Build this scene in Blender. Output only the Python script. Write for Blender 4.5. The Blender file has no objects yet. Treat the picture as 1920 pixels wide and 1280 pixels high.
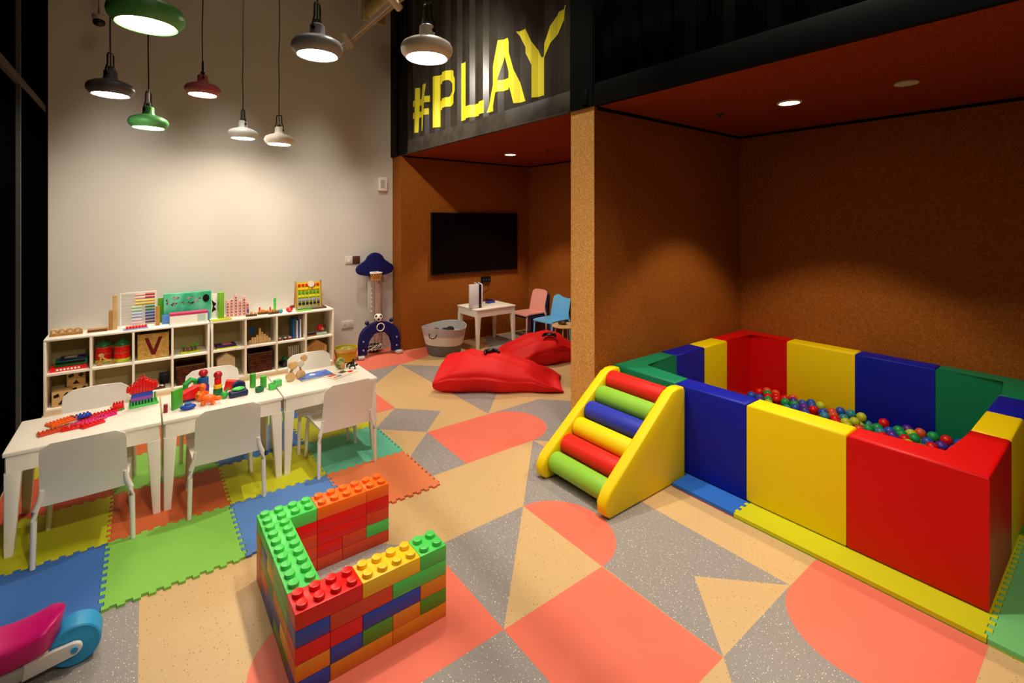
import bpy, bmesh, math, random
from mathutils import Vector, Matrix
random.seed(7)
PI = math.pi
S = bpy.context.scene
COL = S.collection

# ---------------------------------------------------------------- camera, world, exposure
TH = math.radians(52.55)                       # angle between the view axis and +X (along the shelf wall)
cam_d = bpy.data.cameras.new('camera'); cam = bpy.data.objects.new('camera', cam_d); COL.objects.link(cam)
cam_d.sensor_width = 36.0; cam_d.lens = 36.0*902/1920
cam_d.shift_y = -(640-414.1)/1920
cam_d.clip_start = .05
cam.location = (0, 0, 1.6); cam.rotation_euler = (PI/2, 0, TH-PI/2)
S.camera = cam
S.view_settings.view_transform = 'Standard'; S.view_settings.look = 'None'
S.view_settings.gamma = 1.0; S.view_settings.exposure = 0.0; S.view_settings.use_curve_mapping = False
W = bpy.data.worlds.new('night'); S.world = W; W.use_nodes = True
W.node_tree.nodes['Background'].inputs[0].default_value = (1, .8, .6, 1)
W.node_tree.nodes['Background'].inputs[1].default_value = .004

def lamp(name, kind, loc, power, color, target=None, size=.05, spot=None, blend=.3):
    d = bpy.data.lights.new(name, kind); d.energy = power; d.color = color
    if kind == 'AREA': d.shape = 'DISK'; d.size = size
    else: d.shadow_soft_size = size
    if spot: d.spot_size = math.radians(spot); d.spot_blend = blend
    o = bpy.data.objects.new(name, d); COL.objects.link(o); o.location = loc
    if target is not None:
        o.rotation_euler = (Vector(target)-Vector(loc)).to_track_quat('-Z', 'Y').to_euler()
    return o
WARM = (1, .92, .78); WHITE = (1, .95, .85)
CEIL = 5.0
# track spots, plus unseen ceiling spots added for brightness (fixtures are built further down)
TRACK_AND_ADDED_SPOTS = [  # x, y, z, target, power, angle, color
    (1.567, 4.55, 3.22, (2.75, 4.75, .9), 50, 95, WARM),
    (1.567, 3.45, 3.22, (2.55, 3.9, 2.75), 110, 110, WARM),
    (1.80, 2.90, 4.70, (1.60, 2.55, 0), 290, 62, WARM),  # unseen ceiling spot added to light the floor
    (1.70, 1.10, 4.70, (1.85, 1.10, 0), 300, 58, WARM),  # second unseen spot added, for the floor by the pit
    (1.30, -.30, 3.22, (2.3, 0.5, .2), 130, 90, WARM),
    (0.80, -1.80, 4.20, (0.15, 3.15, .62), 420, 24, WARM),  # unseen spot added to brighten the near chair backs
    (-.15, 4.7, 4.6, (-.15, 5.78, .40), 350, 33, WHITE),  # this and the next two: unseen washers added for the shelf wall
    (0.70, 4.7, 4.6, (0.70, 5.78, .40), 350, 33, WHITE),
    (1.55, 4.7, 4.6, (1.55, 5.78, .40), 350, 33, WHITE),
]
for i, (x, y, z, t, p, a, c) in enumerate(TRACK_AND_ADDED_SPOTS):
    lamp('track_and_added_light', 'SPOT', (x, y, z), p, c, t, .04 if i < 5 else .12, a, (1 if i == 1 else .6) if i < 6 else 1)
DOWNS = [(3.478, 1.447), (3.52, 4.628)]
for x, y in DOWNS:
    lamp('downlight_light', 'SPOT', (x, y, 2.385), 92, (1, .84, .62), (x, y, 0), .03, 90, .35)

# ---------------------------------------------------------------- materials
def lin(h):
    v = [int(h[i:i+2], 16)/255 for i in (0, 2, 4)]
    return tuple(c/12.92 if c <= .04045 else ((c+.055)/1.055)**2.4 for c in v) + (1,)
MATS = {}
def mat(name, hexc, rough=.5, spec=.5, metal=0, emit=0, noise=None, coat=0, bump=0, bscale=200, trans=0):
    if name in MATS: return MATS[name]
    m = bpy.data.materials.new(name); m.use_nodes = True; nt = m.node_tree
    b = nt.nodes['Principled BSDF']
    b.inputs['Base Color'].default_value = lin(hexc); b.inputs['Roughness'].default_value = rough
    b.inputs['Specular IOR Level'].default_value = spec; b.inputs['Metallic'].default_value = metal
    b.inputs['Coat Weight'].default_value = coat; b.inputs['Transmission Weight'].default_value = trans
    if emit:
        b.inputs['Emission Color'].default_value = lin(hexc); b.inputs['Emission Strength'].default_value = emit
    tc = nt.nodes.new('ShaderNodeTexCoord')
    if noise:   # list of (scale, lo, hi, hex) layers
        prev = None
        for (sc, lo, hi, hx) in noise:
            n = nt.nodes.new('ShaderNodeTexNoise'); n.inputs['Scale'].default_value = sc; n.inputs['Detail'].default_value = 2
            nt.links.new(tc.outputs['Object'], n.inputs['Vector'])
            r = nt.nodes.new('ShaderNodeMapRange'); r.inputs[1].default_value = lo; r.inputs[2].default_value = hi
            nt.links.new(n.outputs['Fac'], r.inputs[0])
            mx = nt.nodes.new('ShaderNodeMix'); mx.data_type = 'RGBA'
            nt.links.new(r.outputs[0], mx.inputs[0]); mx.inputs[7].default_value = lin(hx)
            if prev is None: mx.inputs[6].default_value = lin(hexc)
            else: nt.links.new(prev, mx.inputs[6])
            prev = mx.outputs[2]
        nt.links.new(prev, b.inputs['Base Color'])
    if bump:
        n = nt.nodes.new('ShaderNodeTexNoise'); n.inputs['Scale'].default_value = bscale; n.inputs['Detail'].default_value = 3
        nt.links.new(tc.outputs['Object'], n.inputs['Vector'])
        bp = nt.nodes.new('ShaderNodeBump'); bp.inputs['Strength'].default_value = bump; bp.inputs['Distance'].default_value = .004
        nt.links.new(n.outputs['Fac'], bp.inputs['Height']); nt.links.new(bp.outputs[0], b.inputs['Normal'])
    MATS[name] = m
    return m
def speck(name, hexc, dark, light, dsize, dth, lsize, lth, rough=.35):
    """rubber floor: base colour with small dark and light flecks"""
    m = mat(name, hexc, rough, .3); nt = m.node_tree; b = nt.nodes['Principled BSDF']
    tc = [n for n in nt.nodes if n.type == 'TEX_COORD'][0]
    prev = None
    for (sc, th, hx, seed) in ((dsize, dth, dark, 0), (lsize, lth, light, 9.3)):
        mp = nt.nodes.new('ShaderNodeMapping'); mp.inputs['Location'].default_value = (seed, seed, seed)
        nt.links.new(tc.outputs['Object'], mp.inputs[0])
        v = nt.nodes.new('ShaderNodeTexVoronoi'); v.inputs['Scale'].default_value = sc
        nt.links.new(mp.outputs[0], v.inputs['Vector'])
        # each cell has a random value; only some cells show a fleck
        sep = nt.nodes.new('ShaderNodeSeparateColor'); nt.links.new(v.outputs['Color'], sep.inputs[0])
        r2 = nt.nodes.new('ShaderNodeMapRange'); r2.inputs[1].default_value = .0; r2.inputs[2].default_value = 1
        r2.inputs[3].default_value = -.12; r2.inputs[4].default_value = th
        nt.links.new(sep.outputs[0], r2.inputs[0])
        lt = nt.nodes.new('ShaderNodeMath'); lt.operation = 'LESS_THAN'
        nt.links.new(v.outputs['Distance'], lt.inputs[0]); nt.links.new(r2.outputs[0], lt.inputs[1])
        mx = nt.nodes.new('ShaderNodeMix'); mx.data_type = 'RGBA'
        nt.links.new(lt.outputs[0], mx.inputs[0]); mx.inputs[7].default_value = lin(hx)
        if prev is None: mx.inputs[6].default_value = lin(hexc)
        else: nt.links.new(prev, mx.inputs[6])
        prev = mx.outputs[2]
    nt.links.new(prev, b.inputs['Base Color'])
    return m
M_tan = speck('floor_tan', 'D3AF7C', '8A6235', 'ECD2A6', 95, .24, 60, .14)
M_grey = speck('floor_grey', '99918D', '76706C', 'F0E9DE', 150, .3, 135, .31)
M_coral = mat('floor_coral', 'EC7862', .38, .3, noise=[(3, .4, .7, 'E8725B')])
M_wall = mat('wall_paint', 'D2CCC2', .7, .2, bump=.05, bscale=60)
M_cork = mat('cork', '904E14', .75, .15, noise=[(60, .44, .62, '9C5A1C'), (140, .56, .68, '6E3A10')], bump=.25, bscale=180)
M_corklit = mat('cork_lit_face', 'D29850', .75, .15, noise=[(60, .44, .60, 'DEA862'), (140, .54, .64, 'A87430')], bump=.25, bscale=180)  # lighter cork copy; the column's stronger light is in its colour
M_corkdim = mat('cork_dim_ceiling', '8A3412', .8, .1, noise=[(90, .42, .62, '762A0C')])  # darker, redder cork copy; the dim ceiling light is in its colour
M_black = mat('black_steel', '020202', .55, .12)
M_steel_lit = mat('black_steel_lit_grey', '3A342C', .36, .45, noise=[(4, .4, .7, '302A24')])  # black steel; grey of the spotlit side put into the colour
M_rail = mat('rail_steel', '4A433C', .42, .5, noise=[(9, .4, .65, '3A342E')])
M_void = mat('dark_panel', '030302', .9, 0)
M_mull = mat('mullion', '4A4C4E', .5, .3)
M_transom = mat('transom', '3E3020', .6, .2)
M_ceil = mat('ceiling_paint', '2A2622', .9, .1)
M_yel_paint = mat('yellow_paint', 'E6D92C', .45, .4)
M_white_pl = mat('white_plastic', 'F1EADF', .42, .4)
M_lam = mat('white_laminate', 'F1E9DA', .5, .3)
M_lamback = mat('shelf_back', 'A89868', .6, .2)
M_blk_pl = mat('black_plastic', '0B0B0C', .35, .4)
M_screen = mat('tv_screen', '030303', .3, .25)
def foam(n, h, r=.5): return mat(n, h, r, .28, bump=.04, bscale=25)
F_red = foam('vinyl_red', 'D40000'); F_yel = foam('vinyl_yellow', 'F4D400'); F_blu = foam('vinyl_blue', '04149C')
F_grn = foam('vinyl_green', '007A50'); F_lime = foam('vinyl_lime', '8CC63A'); F_blu2 = foam('vinyl_roller_blue', '2A35B0')
F_red2 = foam('vinyl_roller_red', 'E62418')
def plas(n, h, r=.35): return mat('plastic_'+n, h, r, .5)
P_red = plas('red', 'E40C0A'); P_org = plas('orange', 'FA6E16'); P_yel = plas('yellow', 'F8C81C'); P_grn = plas('green', '35B045')
P_blu = plas('blue', '1B46B8'); P_lgrn = plas('light_green', '4FD35A'); P_pink = plas('pink', 'E8388C'); P_teal = plas('teal', '2D8FA0')
P_pur = plas('purple', '5A2A9A'); P_lime = plas('lime', 'C8D22C'); P_dgrn = plas('dark_green', '0F6E3A'); P_navy = plas('navy', '14184E')
P_oran2 = plas('red_orange', 'D8451C'); P_mag = plas('magenta', 'E0107A'); P_sky = plas('sky', '2FA5DC'); P_dblue = plas('deep_blue', '0B5FA8')
P_amber = plas('amber', 'E08A1A'); P_olive = plas('olive_green', '4E9A1E'); P_brown = plas('brown', '5A3018')
M_wood = mat('light_wood', 'D9B278', .55, .3, noise=[(12, .4, .6, 'C99E62')])
M_wood2 = mat('mid_wood', 'B98548', .55, .3, noise=[(12, .4, .6, 'A87438')])
M_wicker = mat('wicker_brown', '5E2E18', .8, .2, noise=[(40, .4, .6, '3E1C0E')], bump=.5, bscale=90)
M_wovenY = mat('woven_tan', 'C9A25A', .8, .2, noise=[(60, .4, .6, 'B58A42')], bump=.5, bscale=90)
M_maroon = mat('maroon_felt', '6E1218', .8, .2)
M_paper = mat('paper', 'EDE6DA', .7, .2)
M_fred = mat('beanbag_red', 'E00E10', .62, .3, bump=.1, bscale=12)
M_bred = mat('beanbag_red2', 'D80D10', .62, .3, bump=.1, bscale=12)
M_bgrey = mat('basket_light_grey', 'B5B0B0', .85, .1, bump=.4, bscale=60)
M_bwhite = mat('basket_white', 'D8D2CC', .85, .1, bump=.4, bscale=60)
M_bdark = mat('basket_dark_grey', '6E6A68', .85, .1, bump=.4, bscale=60)
M_navyf = mat('navy_foam', '0C1058', .6, .3)
M_netor = mat('net_orange', 'D99A4A', .7, .2)
M_lgrey = mat('light_grey_plastic', 'BFB8B0', .5, .3)
M_duct = mat('duct_metal', 'B09A62', .45, .4, metal=.3)
M_track = mat('track_beige', 'CDBBA6', .5, .3)
def glow(n, h, s): return mat(n, h, .5, 0, emit=s)
M_led = glow('lamp_diffuser', 'FFEFD8', 85)
M_fill = glow('fill_panel_glow', 'FFE9CC', 4.0)  # glow of the added ceiling panels
M_down = glow('downlight_glow', 'FFE6C4', 14)

# ---------------------------------------------------------------- mesh helpers
class MB:
    def __init__(s): s.bm = bmesh.new(); s.mi = 0
    def _new(s, vs0, fs0):
        for f in s.bm.faces:
            if f not in fs0: f.material_index = s.mi
    def box(s, c, d, rz=0, bev=0, seg=2, M=None):
        T = Matrix.Translation(c) @ Matrix.Rotation(rz, 4, 'Z') @ Matrix.Diagonal((d[0], d[1], d[2], 1))
        if M is not None: T = M @ T
        r = bmesh.ops.create_cube(s.bm, size=1, matrix=T)
        vs = r['verts']; fs = {f for v in vs for f in v.link_faces}
        for f in fs: f.material_index = s.mi
        if bev:
            es = list({e for v in vs for e in v.link_edges})
            o = bmesh.ops.bevel(s.bm, geom=es, offset=bev, segments=seg, affect='EDGES', profile=.5)
            for f in o['faces']: f.material_index = s.mi
        return s
    def b2(s, a, b, bev=0, seg=2):
        return s.box([(a[i]+b[i])/2 for i in range(3)], [abs(b[i]-a[i]) for i in range(3)], bev=bev, seg=seg)
    def cyl(s, c, r, h, axis='Z', n=24, r2=None, M=None, bev=0):
        R = {'Z': Matrix.Identity(4), 'X': Matrix.Rotation(PI/2, 4, 'Y'), 'Y': Matrix.Rotation(PI/2, 4, 'X')}[axis]
        T = Matrix.Translation(c) @ R
        if M is not None: T = M @ T
        o = bmesh.ops.create_cone(s.bm, cap_ends=True, segments=n, radius1=r, radius2=r if r2 is None else r2, depth=h, matrix=T)
        fs = {f for v in o['verts'] for f in v.link_faces}
        for f in fs: f.material_index = s.mi
        if bev:
            es = [e for e in {e for f in fs for e in f.edges} if any(len(f.verts) > 4 for f in e.link_faces)]
            q = bmesh.ops.bevel(s.bm, geom=es, offset=bev, segments=2, affect='EDGES', profile=.5)
            for f in q['faces']: f.material_index = s.mi
        return s
    def sph(s, c, r, sc=(1, 1, 1), n=16, M=None):
        T = Matrix.Translation(c) @ Matrix.Diagonal((sc[0], sc[1], sc[2], 1))
        if M is not None: T = M @ T
        o = bmesh.ops.create_uvsphere(s.bm, u_segments=n, v_segments=max(6, n//2+2), radius=r, matrix=T)
        for f in {f for v in o['verts'] for f in v.link_faces}: f.material_index = s.mi
        return s
    def lathe(s, prof, n=36, c=(0, 0, 0), cap=True):
        rings = []
        for (r, z) in prof:
            rings.append([s.bm.verts.new((c[0]+r*math.cos(2*PI*k/n), c[1]+r*math.sin(2*PI*k/n), c[2]+z)) for k in range(n)])
        for a, b in zip(rings, rings[1:]):
            for k in range(n):
                f = s.bm.faces.new((a[k], a[(k+1) % n], b[(k+1) % n], b[k])); f.material_index = s.mi
        if cap:
            f = s.bm.faces.new(list(reversed(rings[0]))); f.material_index = s.mi
            f = s.bm.faces.new(rings[-1]); f.material_index = s.mi
        return s
    def tube(s, pts, r, n=8, closed=False):
        pts = [Vector(p) for p in pts]; rings = []; N = len(pts)
        up = Vector((0, 0, 1))
        for i, p in enumerate(pts):
            a = pts[(i-1) % N] if (i > 0 or closed) else p; b = pts[(i+1) % N] if (i < N-1 or closed) else p
            t = (b-a).normalized()
            u = t.cross(up)
            if u.length < .05: u = t.cross(Vector((0, 1, 0)))
            u.normalize(); v = t.cross(u)
            rr = r[i] if isinstance(r, (list, tuple)) else r
            rings.append([s.bm.verts.new(p+u*rr*math.cos(2*PI*k/n)+v*rr*math.sin(2*PI*k/n)) for k in range(n)])
        prs = list(zip(rings, rings[1:])) + ([(rings[-1], rings[0])] if closed else [])
        for a, b in prs:
            off = 0
            if closed and a is rings[-1]:
                off = min(range(n), key=lambda o: (a[0].co-b[o].co).length)
            for k in range(n):
                f = s.bm.faces.new((a[k], b[(k+off) % n], b[(k+1+off) % n], a[(k+1) % n])); f.material_index = s.mi
        if not closed:
            f = s.bm.faces.new(rings[0]); f.material_index = s.mi
            f = s.bm.faces.new(list(reversed(rings[-1]))); f.material_index = s.mi
        return s
    def prism(s, poly, z0, z1, M=None, bev=0, seg=3):
        M = M or Matrix.Identity(4)
        a = [s.bm.verts.new(M @ Vector((p[0], p[1], z0))) for p in poly]
        b = [s.bm.verts.new(M @ Vector((p[0], p[1], z1))) for p in poly]
        n = len(poly); fs = [s.bm.faces.new(list(reversed(a))), s.bm.faces.new(b)]
        for k in range(n): fs.append(s.bm.faces.new((a[k], a[(k+1) % n], b[(k+1) % n], b[k])))
        for f in fs: f.material_index = s.mi
        if bev:
            es = list(fs[0].edges)+list(fs[1].edges)
            q = bmesh.ops.bevel(s.bm, geom=es, offset=bev, segments=seg, affect='EDGES', profile=.5)
            for f in q['faces']: f.material_index = s.mi
        return s
    def quad(s, pts):
        f = s.bm.faces.new([s.bm.verts.new(p) for p in pts]); f.material_index = s.mi; return s
    def build(s, name, m, parent=None, loc=(0, 0, 0), rz=0, smooth=True, ang=35):
        bmesh.ops.recalc_face_normals(s.bm, faces=s.bm.faces)
        me = bpy.data.meshes.new(name); s.bm.to_mesh(me); s.bm.free()
        for q in (m if isinstance(m, (list, tuple)) else [m]): me.materials.append(q)
        if smooth:
            for p in me.polygons: p.use_smooth = True
            me.set_sharp_from_angle(angle=math.radians(ang))
        o = bpy.data.objects.new(name, me); COL.objects.link(o)
        o.location = loc; o.rotation_euler = (0, 0, rz)
        if parent: o.parent = parent
        return o
def tag(o, label, cat, group=None, kind=None):
    o['label'] = label; o['category'] = cat
    if group: o['group'] = group
    if kind: o['kind'] = kind
    return o
def thing(name, label, cat, loc=(0, 0, 0), rz=0, group=None):
    o = bpy.data.objects.new(name, None); COL.objects.link(o); o.location = loc; o.rotation_euler = (0, 0, rz)
    o.empty_display_size = .1
    return tag(o, label, cat, group)
def struct(o): o['kind'] = 'structure'; return o
def dup(root, loc, rz=0, label=None, group=None, swap=None):
    r = root.copy(); COL.objects.link(r); r.location = loc; r.rotation_euler = (0, 0, rz)
    if label: r['label'] = label
    if group: r['group'] = group
    def rec(src, dst):
        for ch in [q for q in bpy.data.objects if q.parent == src and q not in made]:
            c = ch.copy(); made.add(c); COL.objects.link(c); c.parent = dst
            if swap and c.data:
                me = swap.get(c.data.name)
                if me: c.data = me
            rec(ch, c)
    made = {r}; rec(root, r)
    return r
V = Vector

# ================================================================ THE ROOM
XC, XB = 2.517, 4.54            # container front and back
YP0, YP1 = 2.333, 2.563         # partition between the two containers
YT = 5.52                       # television wall
YW = 5.78                       # shelf wall
XL = -.66                       # left (window) wall
ZC = 2.406                      # container ceiling
# floor: one mesh, colour fields meeting edge to edge (thin inlays)
fl = MB()
fl.mi = 0; fl.b2((XL, -3, -.05), (XB+.1, YW+.1, 0))
def field(poly, mi, k):
    fl.mi = mi; fl.quad([(x, y, .0002*k) for x, y in poly])
def arc(cx, cy, r, a0, a1, n=24, ry=None):
    return [(cx+r*math.cos(math.radians(a0+(a1-a0)*i/n)), cy+(ry or r)*math.sin(math.radians(a0+(a1-a0)*i/n))) for i in range(n+1)]
G = [
 [(2.255, 2.695), (2.255, .935), (1.971, 1.223), (1.69, .93), (1.69, 1.516), (1.692, 2.105)],
 [(2.27, 3.285), (2.82, 3.285), (3.4, 2.69), (2.84, 2.11), (2.255, 2.695)],
 [(1.692, 2.105), (1.12, 1.515), (1.12, 2.105)],
 [(1.12, 2.105), (.55, 2.69), (.55, 2.105)],
 [(.535, 1.516), (1.12, 1.516), (1.12, .93), (.535, .93)],
 [(-.015, 3.5), (-.015, -.3), (XL, -.3), (XL, 3.5)],
 [(1.69, .93), (2.255, .935), (2.255, .345), (1.1, .345)],
 [(1.707, 3.285), (1.69, 2.70), (1.12, 2.70)],
 [(1.705, 3.872), (1.99, 3.582), (1.703, 3.29), (1.415, 3.58)],
 [(2.268, 5.02), (1.69, 4.45), (1.69, 5.02)],
 [(2.268, 5.02), (2.84, 4.45), (2.84, 3.87), (2.272, 3.29)],
 [(3.40, 4.86), (3.72, 5.48), (4.5, 5.48), (4.5, 4.0), (3.9, 4.0), (3.5, 4.55)],
]
for p in G: field(p, 1, 1)
C3 = [
 [(1.12, 1.515), (1.686, 1.516), (1.688, .93), (1.12, .93)],
 [(1.692, 2.105)] + arc(1.69, 1.81, .275, 88, -88, ry=.295) + [(1.686, 1.516)],
 [(1.12, 1.516), (1.12, 2.105)] + arc(.56, 1.81, .287, 90, 270, ry=.294),
 [(1.705, 3.285), (1.69, 2.70)] + arc(2.26, 2.99, .292, -90, 90, ry=.295),
 arc(2.26, .64, .288, 90, 270, ry=.293) + [(3.1, .345), (3.1, .932)],
 [(1.71, 3.87), (1.71, 4.45), (1.12, 4.45), (1.12, 3.87)],
 [(1.69, 5.02), (2.268, 5.02), (2.6, 5.09), (2.95, 5.35), (2.95, 5.5), (XC, 5.5), (XC, YW), (1.69, YW)],
]
for p in C3: field(p, 2, 2)
struct(fl.build('floor', [M_tan, M_grey, M_coral], smooth=False))

struct(MB().b2((XL-.12, YW, 0), (XC+.02, YW+.12, CEIL)).build('wall_back', M_wall, smooth=False))
struct(MB().b2((XL-.12, -3, 0), (XL-.02, YW, CEIL)).build('wall_left', M_void, smooth=False))
# left glazed wall: tall dark panels, pale joint strip, lit transom
struct(MB().b2((XL-.02, 4.62, 0), (XL, YW, CEIL)).build('trim_1', M_void, smooth=False))
struct(MB().b2((XL-.022, 4.575, 0), (XL+.004, 4.592, CEIL)).build('trim_2', M_mull, smooth=False))
struct(MB().b2((XL-.02, -2.9, 2.515), (XL+.006, 5.6, 2.57)).build('trim_3', M_transom, smooth=False))
struct(MB().b2((XL-.12, -3.1, 0), (XC+2.2, -3, CEIL)).build('wall_rear', mat('rear_wall', 'C8B8A0', .8, .1), smooth=False))
struct(MB().b2((XL-.12, -3.1, CEIL), (XB+.2, YW+.12, CEIL+.1)).build('ceiling', M_ceil, smooth=False))
# container rooms
struct(MB().b2((XC+.001, YT, 0), (XB, YT+.06, ZC)).build('wall_television', M_cork, smooth=False))
struct(MB().b2((XC-.004, YT, 0), (XC+.001, YW-.002, ZC)).b2((XC+.001, YT+.061, 0), (XC+.02, YW-.002, ZC)).build('trim_4', M_cork, smooth=False))
struct(MB().b2((XB, -2.4, 0), (XB+.06, YT+.06, ZC)).build('wall_right', M_cork, smooth=False))
struct(MB().b2((XC+.001, YP0, 0), (XB, YP1, ZC)).build('wall_partition', M_cork, smooth=False))
struct(MB().b2((XC-.004, YP0, 0), (XC+.001, YP1, ZC)).build('trim_5', M_corklit, smooth=False))
struct(MB().b2((XC, -2.46, 0), (XB, -2.4, ZC)).build('wall_front', M_cork, smooth=False))
struct(MB().b2((XC+.02, YP1, ZC), (XB+.06, YT, ZC+.04)).build('ceiling_television_room', M_corkdim, smooth=False))
struct(MB().b2((XC+.02, -2.46, ZC), (XB+.06, YP0, ZC+.04)).build('ceiling_ball_room', M_corkdim, smooth=False))
# dark joints between cork walls and ceilings
def joint(n, a, b): struct(MB().b2(a, b).build('trim_%d' % n, M_black, smooth=False))
joint(6, (XC+.03, YP0-.012, ZC-.022), (XB-.012, YP0, ZC)); joint(7, (XB-.012, -2.4, ZC-.022), (XB, YP0, ZC))
joint(8, (XC+.03, YT-.012, ZC-.018), (XB-.012, YT, ZC)); joint(9, (XB-.012, YP1, ZC-.018), (XB, YT, ZC))
# upper container: bottom rail, corner posts, corrugated panels
ZR = 2.565
r = MB(); r.b2((XC-.006, YP0-.0, ZC), (XC+.03, YW-.17, ZR), bev=.004); r.b2((XC-.012, YP1+.02, ZC-.0), (XC-.006, YT-.05, ZC+.012))
struct(r.build('trim_10', M_rail))
r = MB(); r.b2((XC-.006, -2.46, ZC), (XC+.03, YP0-.002, ZR), bev=.004)
struct(r.build('trim_11', M_black))  # right rail in near-black, standing in for missing light there
p = MB(); p.b2((XC-.014, YP0+.005, ZC+.002), (XC-.006, YP1, CEIL)); p.b2((XC-.02, YP0+.05, 2.43), (XC-.014, YP0+.1, 2.53), bev=.002)
struct(p.build('trim_12', M_black))
p = MB(); p.b2((XC-.014, YT-.18, ZC+.002), (XC-.006, YT+.08, CEIL)); p.b2((XC-.03, YT+.08, ZC), (XC+.03, YW-.001, CEIL))
struct(p.build('trim_13', M_black))
PER, DEP = .235, .036
def corr(y):      # x position of the corrugated face at y (bulges towards the hall where small)
    t = ((y-YP1) % PER)/PER
    if t < .30: return XC+.004
    if t < .50: return XC+.004+DEP*(t-.30)/.20
    if t < .80: return XC+.004+DEP
    return XC+.004+DEP*(1-(t-.80)/.20)
BR = [0, .30, .50, .80]
def breaks(y0, y1):
    k0 = int((y0-YP1)//PER)-1; out = []
    for k in range(k0, k0+int((y1-y0)/PER)+4):
        for b in BR:
            y = YP1+(k+b)*PER
            if y0 < y < y1: out.append(y)
    return out
def panel(y0, y1, name, m):
    b = MB(); ys = [y0]+breaks(y0, y1)+[y1]
    for a, c in zip(ys, ys[1:]):
        b.quad([(corr(a), a, ZR-.01), (corr(c-1e-6), c, ZR-.01), (corr(c-1e-6), c, CEIL), (corr(a), a, CEIL)])
    b.bm.verts.ensure_lookup_table(); bmesh.ops.remove_doubles(b.bm, verts=b.bm.verts, dist=1e-4)
    r = bmesh.ops.extrude_face_region(b.bm, geom=list(b.bm.faces))
    for v in r['geom']:
        if isinstance(v, bmesh.types.BMVert): v.co.x += .02
    return struct(b.build(name, m, smooth=False))
panel(YP1, YT-.0, 'wall_container_left', M_steel_lit)
panel(-2.46, YP0, 'wall_container_right', mat('black_steel_unlit', '020202', .22, .25))  # same black steel, its lack of light put into the colour
# painted lettering #PLAY, lying on the corrugated steel
LT = {
 'hash': [[(5.175, 2.63), (5.115, 2.63), (5.095, 3.15), (5.155, 3.15)], [(5.03, 2.63), (4.97, 2.63), (4.90, 3.15), (4.96, 3.15)],
          [(5.21, 2.80), (4.87, 2.80), (4.87, 2.87), (5.21, 2.87)], [(5.21, 2.94), (4.85, 2.94), (4.85, 3.01), (5.21, 3.01)]],
 'P': [[(4.72, 2.62), (4.61, 2.62), (4.61, 3.18), (4.72, 3.18)], [(4.61, 3.08), (4.61, 3.18), (4.38, 3.18), (4.30, 3.14), (4.25, 3.05), (4.36, 3.03), (4.41, 3.08)],
       [(4.25, 3.05), (4.25, 2.93), (4.36, 2.95), (4.36, 3.03)], [(4.61, 2.80), (4.61, 2.90), (4.41, 2.90), (4.36, 2.95), (4.25, 2.93), (4.30, 2.84), (4.38, 2.80)]],
 'L': [[(4.17, 2.61), (4.045, 2.61), (4.045, 3.19), (4.17, 3.19)], [(4.045, 2.61), (3.73, 2.61), (3.73, 2.73), (4.045, 2.73)]],
 'A': [[(3.71, 2.61), (3.585, 2.61), (3.40, 3.22), (3.50, 3.22)], [(3.50, 3.22), (3.40, 3.22), (3.15, 2.61), (3.27, 2.61)],
       [(3.60, 2.76), (3.60, 2.86), (3.25, 2.86), (3.25, 2.76)]],
 'Y': [[(3.03, 2.61), (2.91, 2.61), (2.91, 2.92), (3.03, 2.92)], [(3.25, 3.22), (3.12, 3.22), (2.93, 2.90), (3.03, 2.88)],
       [(2.93, 2.90), (2.74, 3.22), (2.62, 3.22), (2.91, 2.84)]],
}
sign = thing('painted_lettering', 'yellow painted #PLAY lettering across the black corrugated container side', 'sign', (XC, 4, 2.6))
for nm, polys in LT.items():
    b = MB()
    for i, poly in enumerate(polys):
        bb = bmesh.new()
        f = bb.faces.new([bb.verts.new((0, y, z)) for y, z in poly])
        ys = [q[0] for q in poly]
        for y in breaks(min(ys), max(ys)):
            bmesh.ops.bisect_plane(bb, geom=bb.verts[:]+bb.edges[:]+bb.faces[:], plane_co=(0, y, 0), plane_no=(0, 1, 0))
        for f in bb.faces:
            yc = f.calc_center_median().y
            k = sum(1 for _ in f.verts)
            vs = []
            for v in f.verts:
                y = v.co.y+(yc-v.co.y)*1e-4
                vs.append(b.bm.verts.new((corr(y)-.0015-.0003*i-XC, v.co.y-4, v.co.z-2.6)))
            b.bm.faces.new(vs)
        bb.free()
    b.build('letter_'+nm.lower() if nm != 'hash' else 'hash_symbol', M_yel_paint, sign, smooth=False)

# ================================================================ CEILING THINGS
for i, (x, y) in enumerate(DOWNS):
    t = thing('downlight', ('small lit round downlight in the cork ceiling above the ball pit', 'small lit round downlight in the cork ceiling of the television room')[i], 'downlight', (x, y, ZC-.006))
    MB().lathe([(.062, -.004), (.072, -.004), (.075, 0), (.075, .005), (.062, .005)], 32, cap=False).build('trim_ring', M_white_pl, t)
    MB().cyl((0, 0, .001), .061, .003, n=32).build('diffuser', M_down, t)
tag(MB().cyl((3.507, .822, ZC-.008), .058, .014, n=32, bev=.003).build('smoke_detector', M_lgrey), 'flat round unlit disc on the ceiling right of the ball pit downlight', 'smoke detector')
for (x, y, l) in ((3.465, 1.934, 'tiny dark sprinkler in the ceiling between the cork partition and the ball pit downlight'), (3.672, 4.121, 'tiny sprinkler in the television room ceiling right of its downlight')):
    t = thing('sprinkler', l, 'sprinkler', (x, y, ZC-.003))
    MB().cyl((0, 0, 0), .032, .006, n=20).build('cover_plate', M_rail, t)
    MB().cyl((0, 0, -.012), .008, .02, n=10).build('nozzle', M_rail, t)

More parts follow.
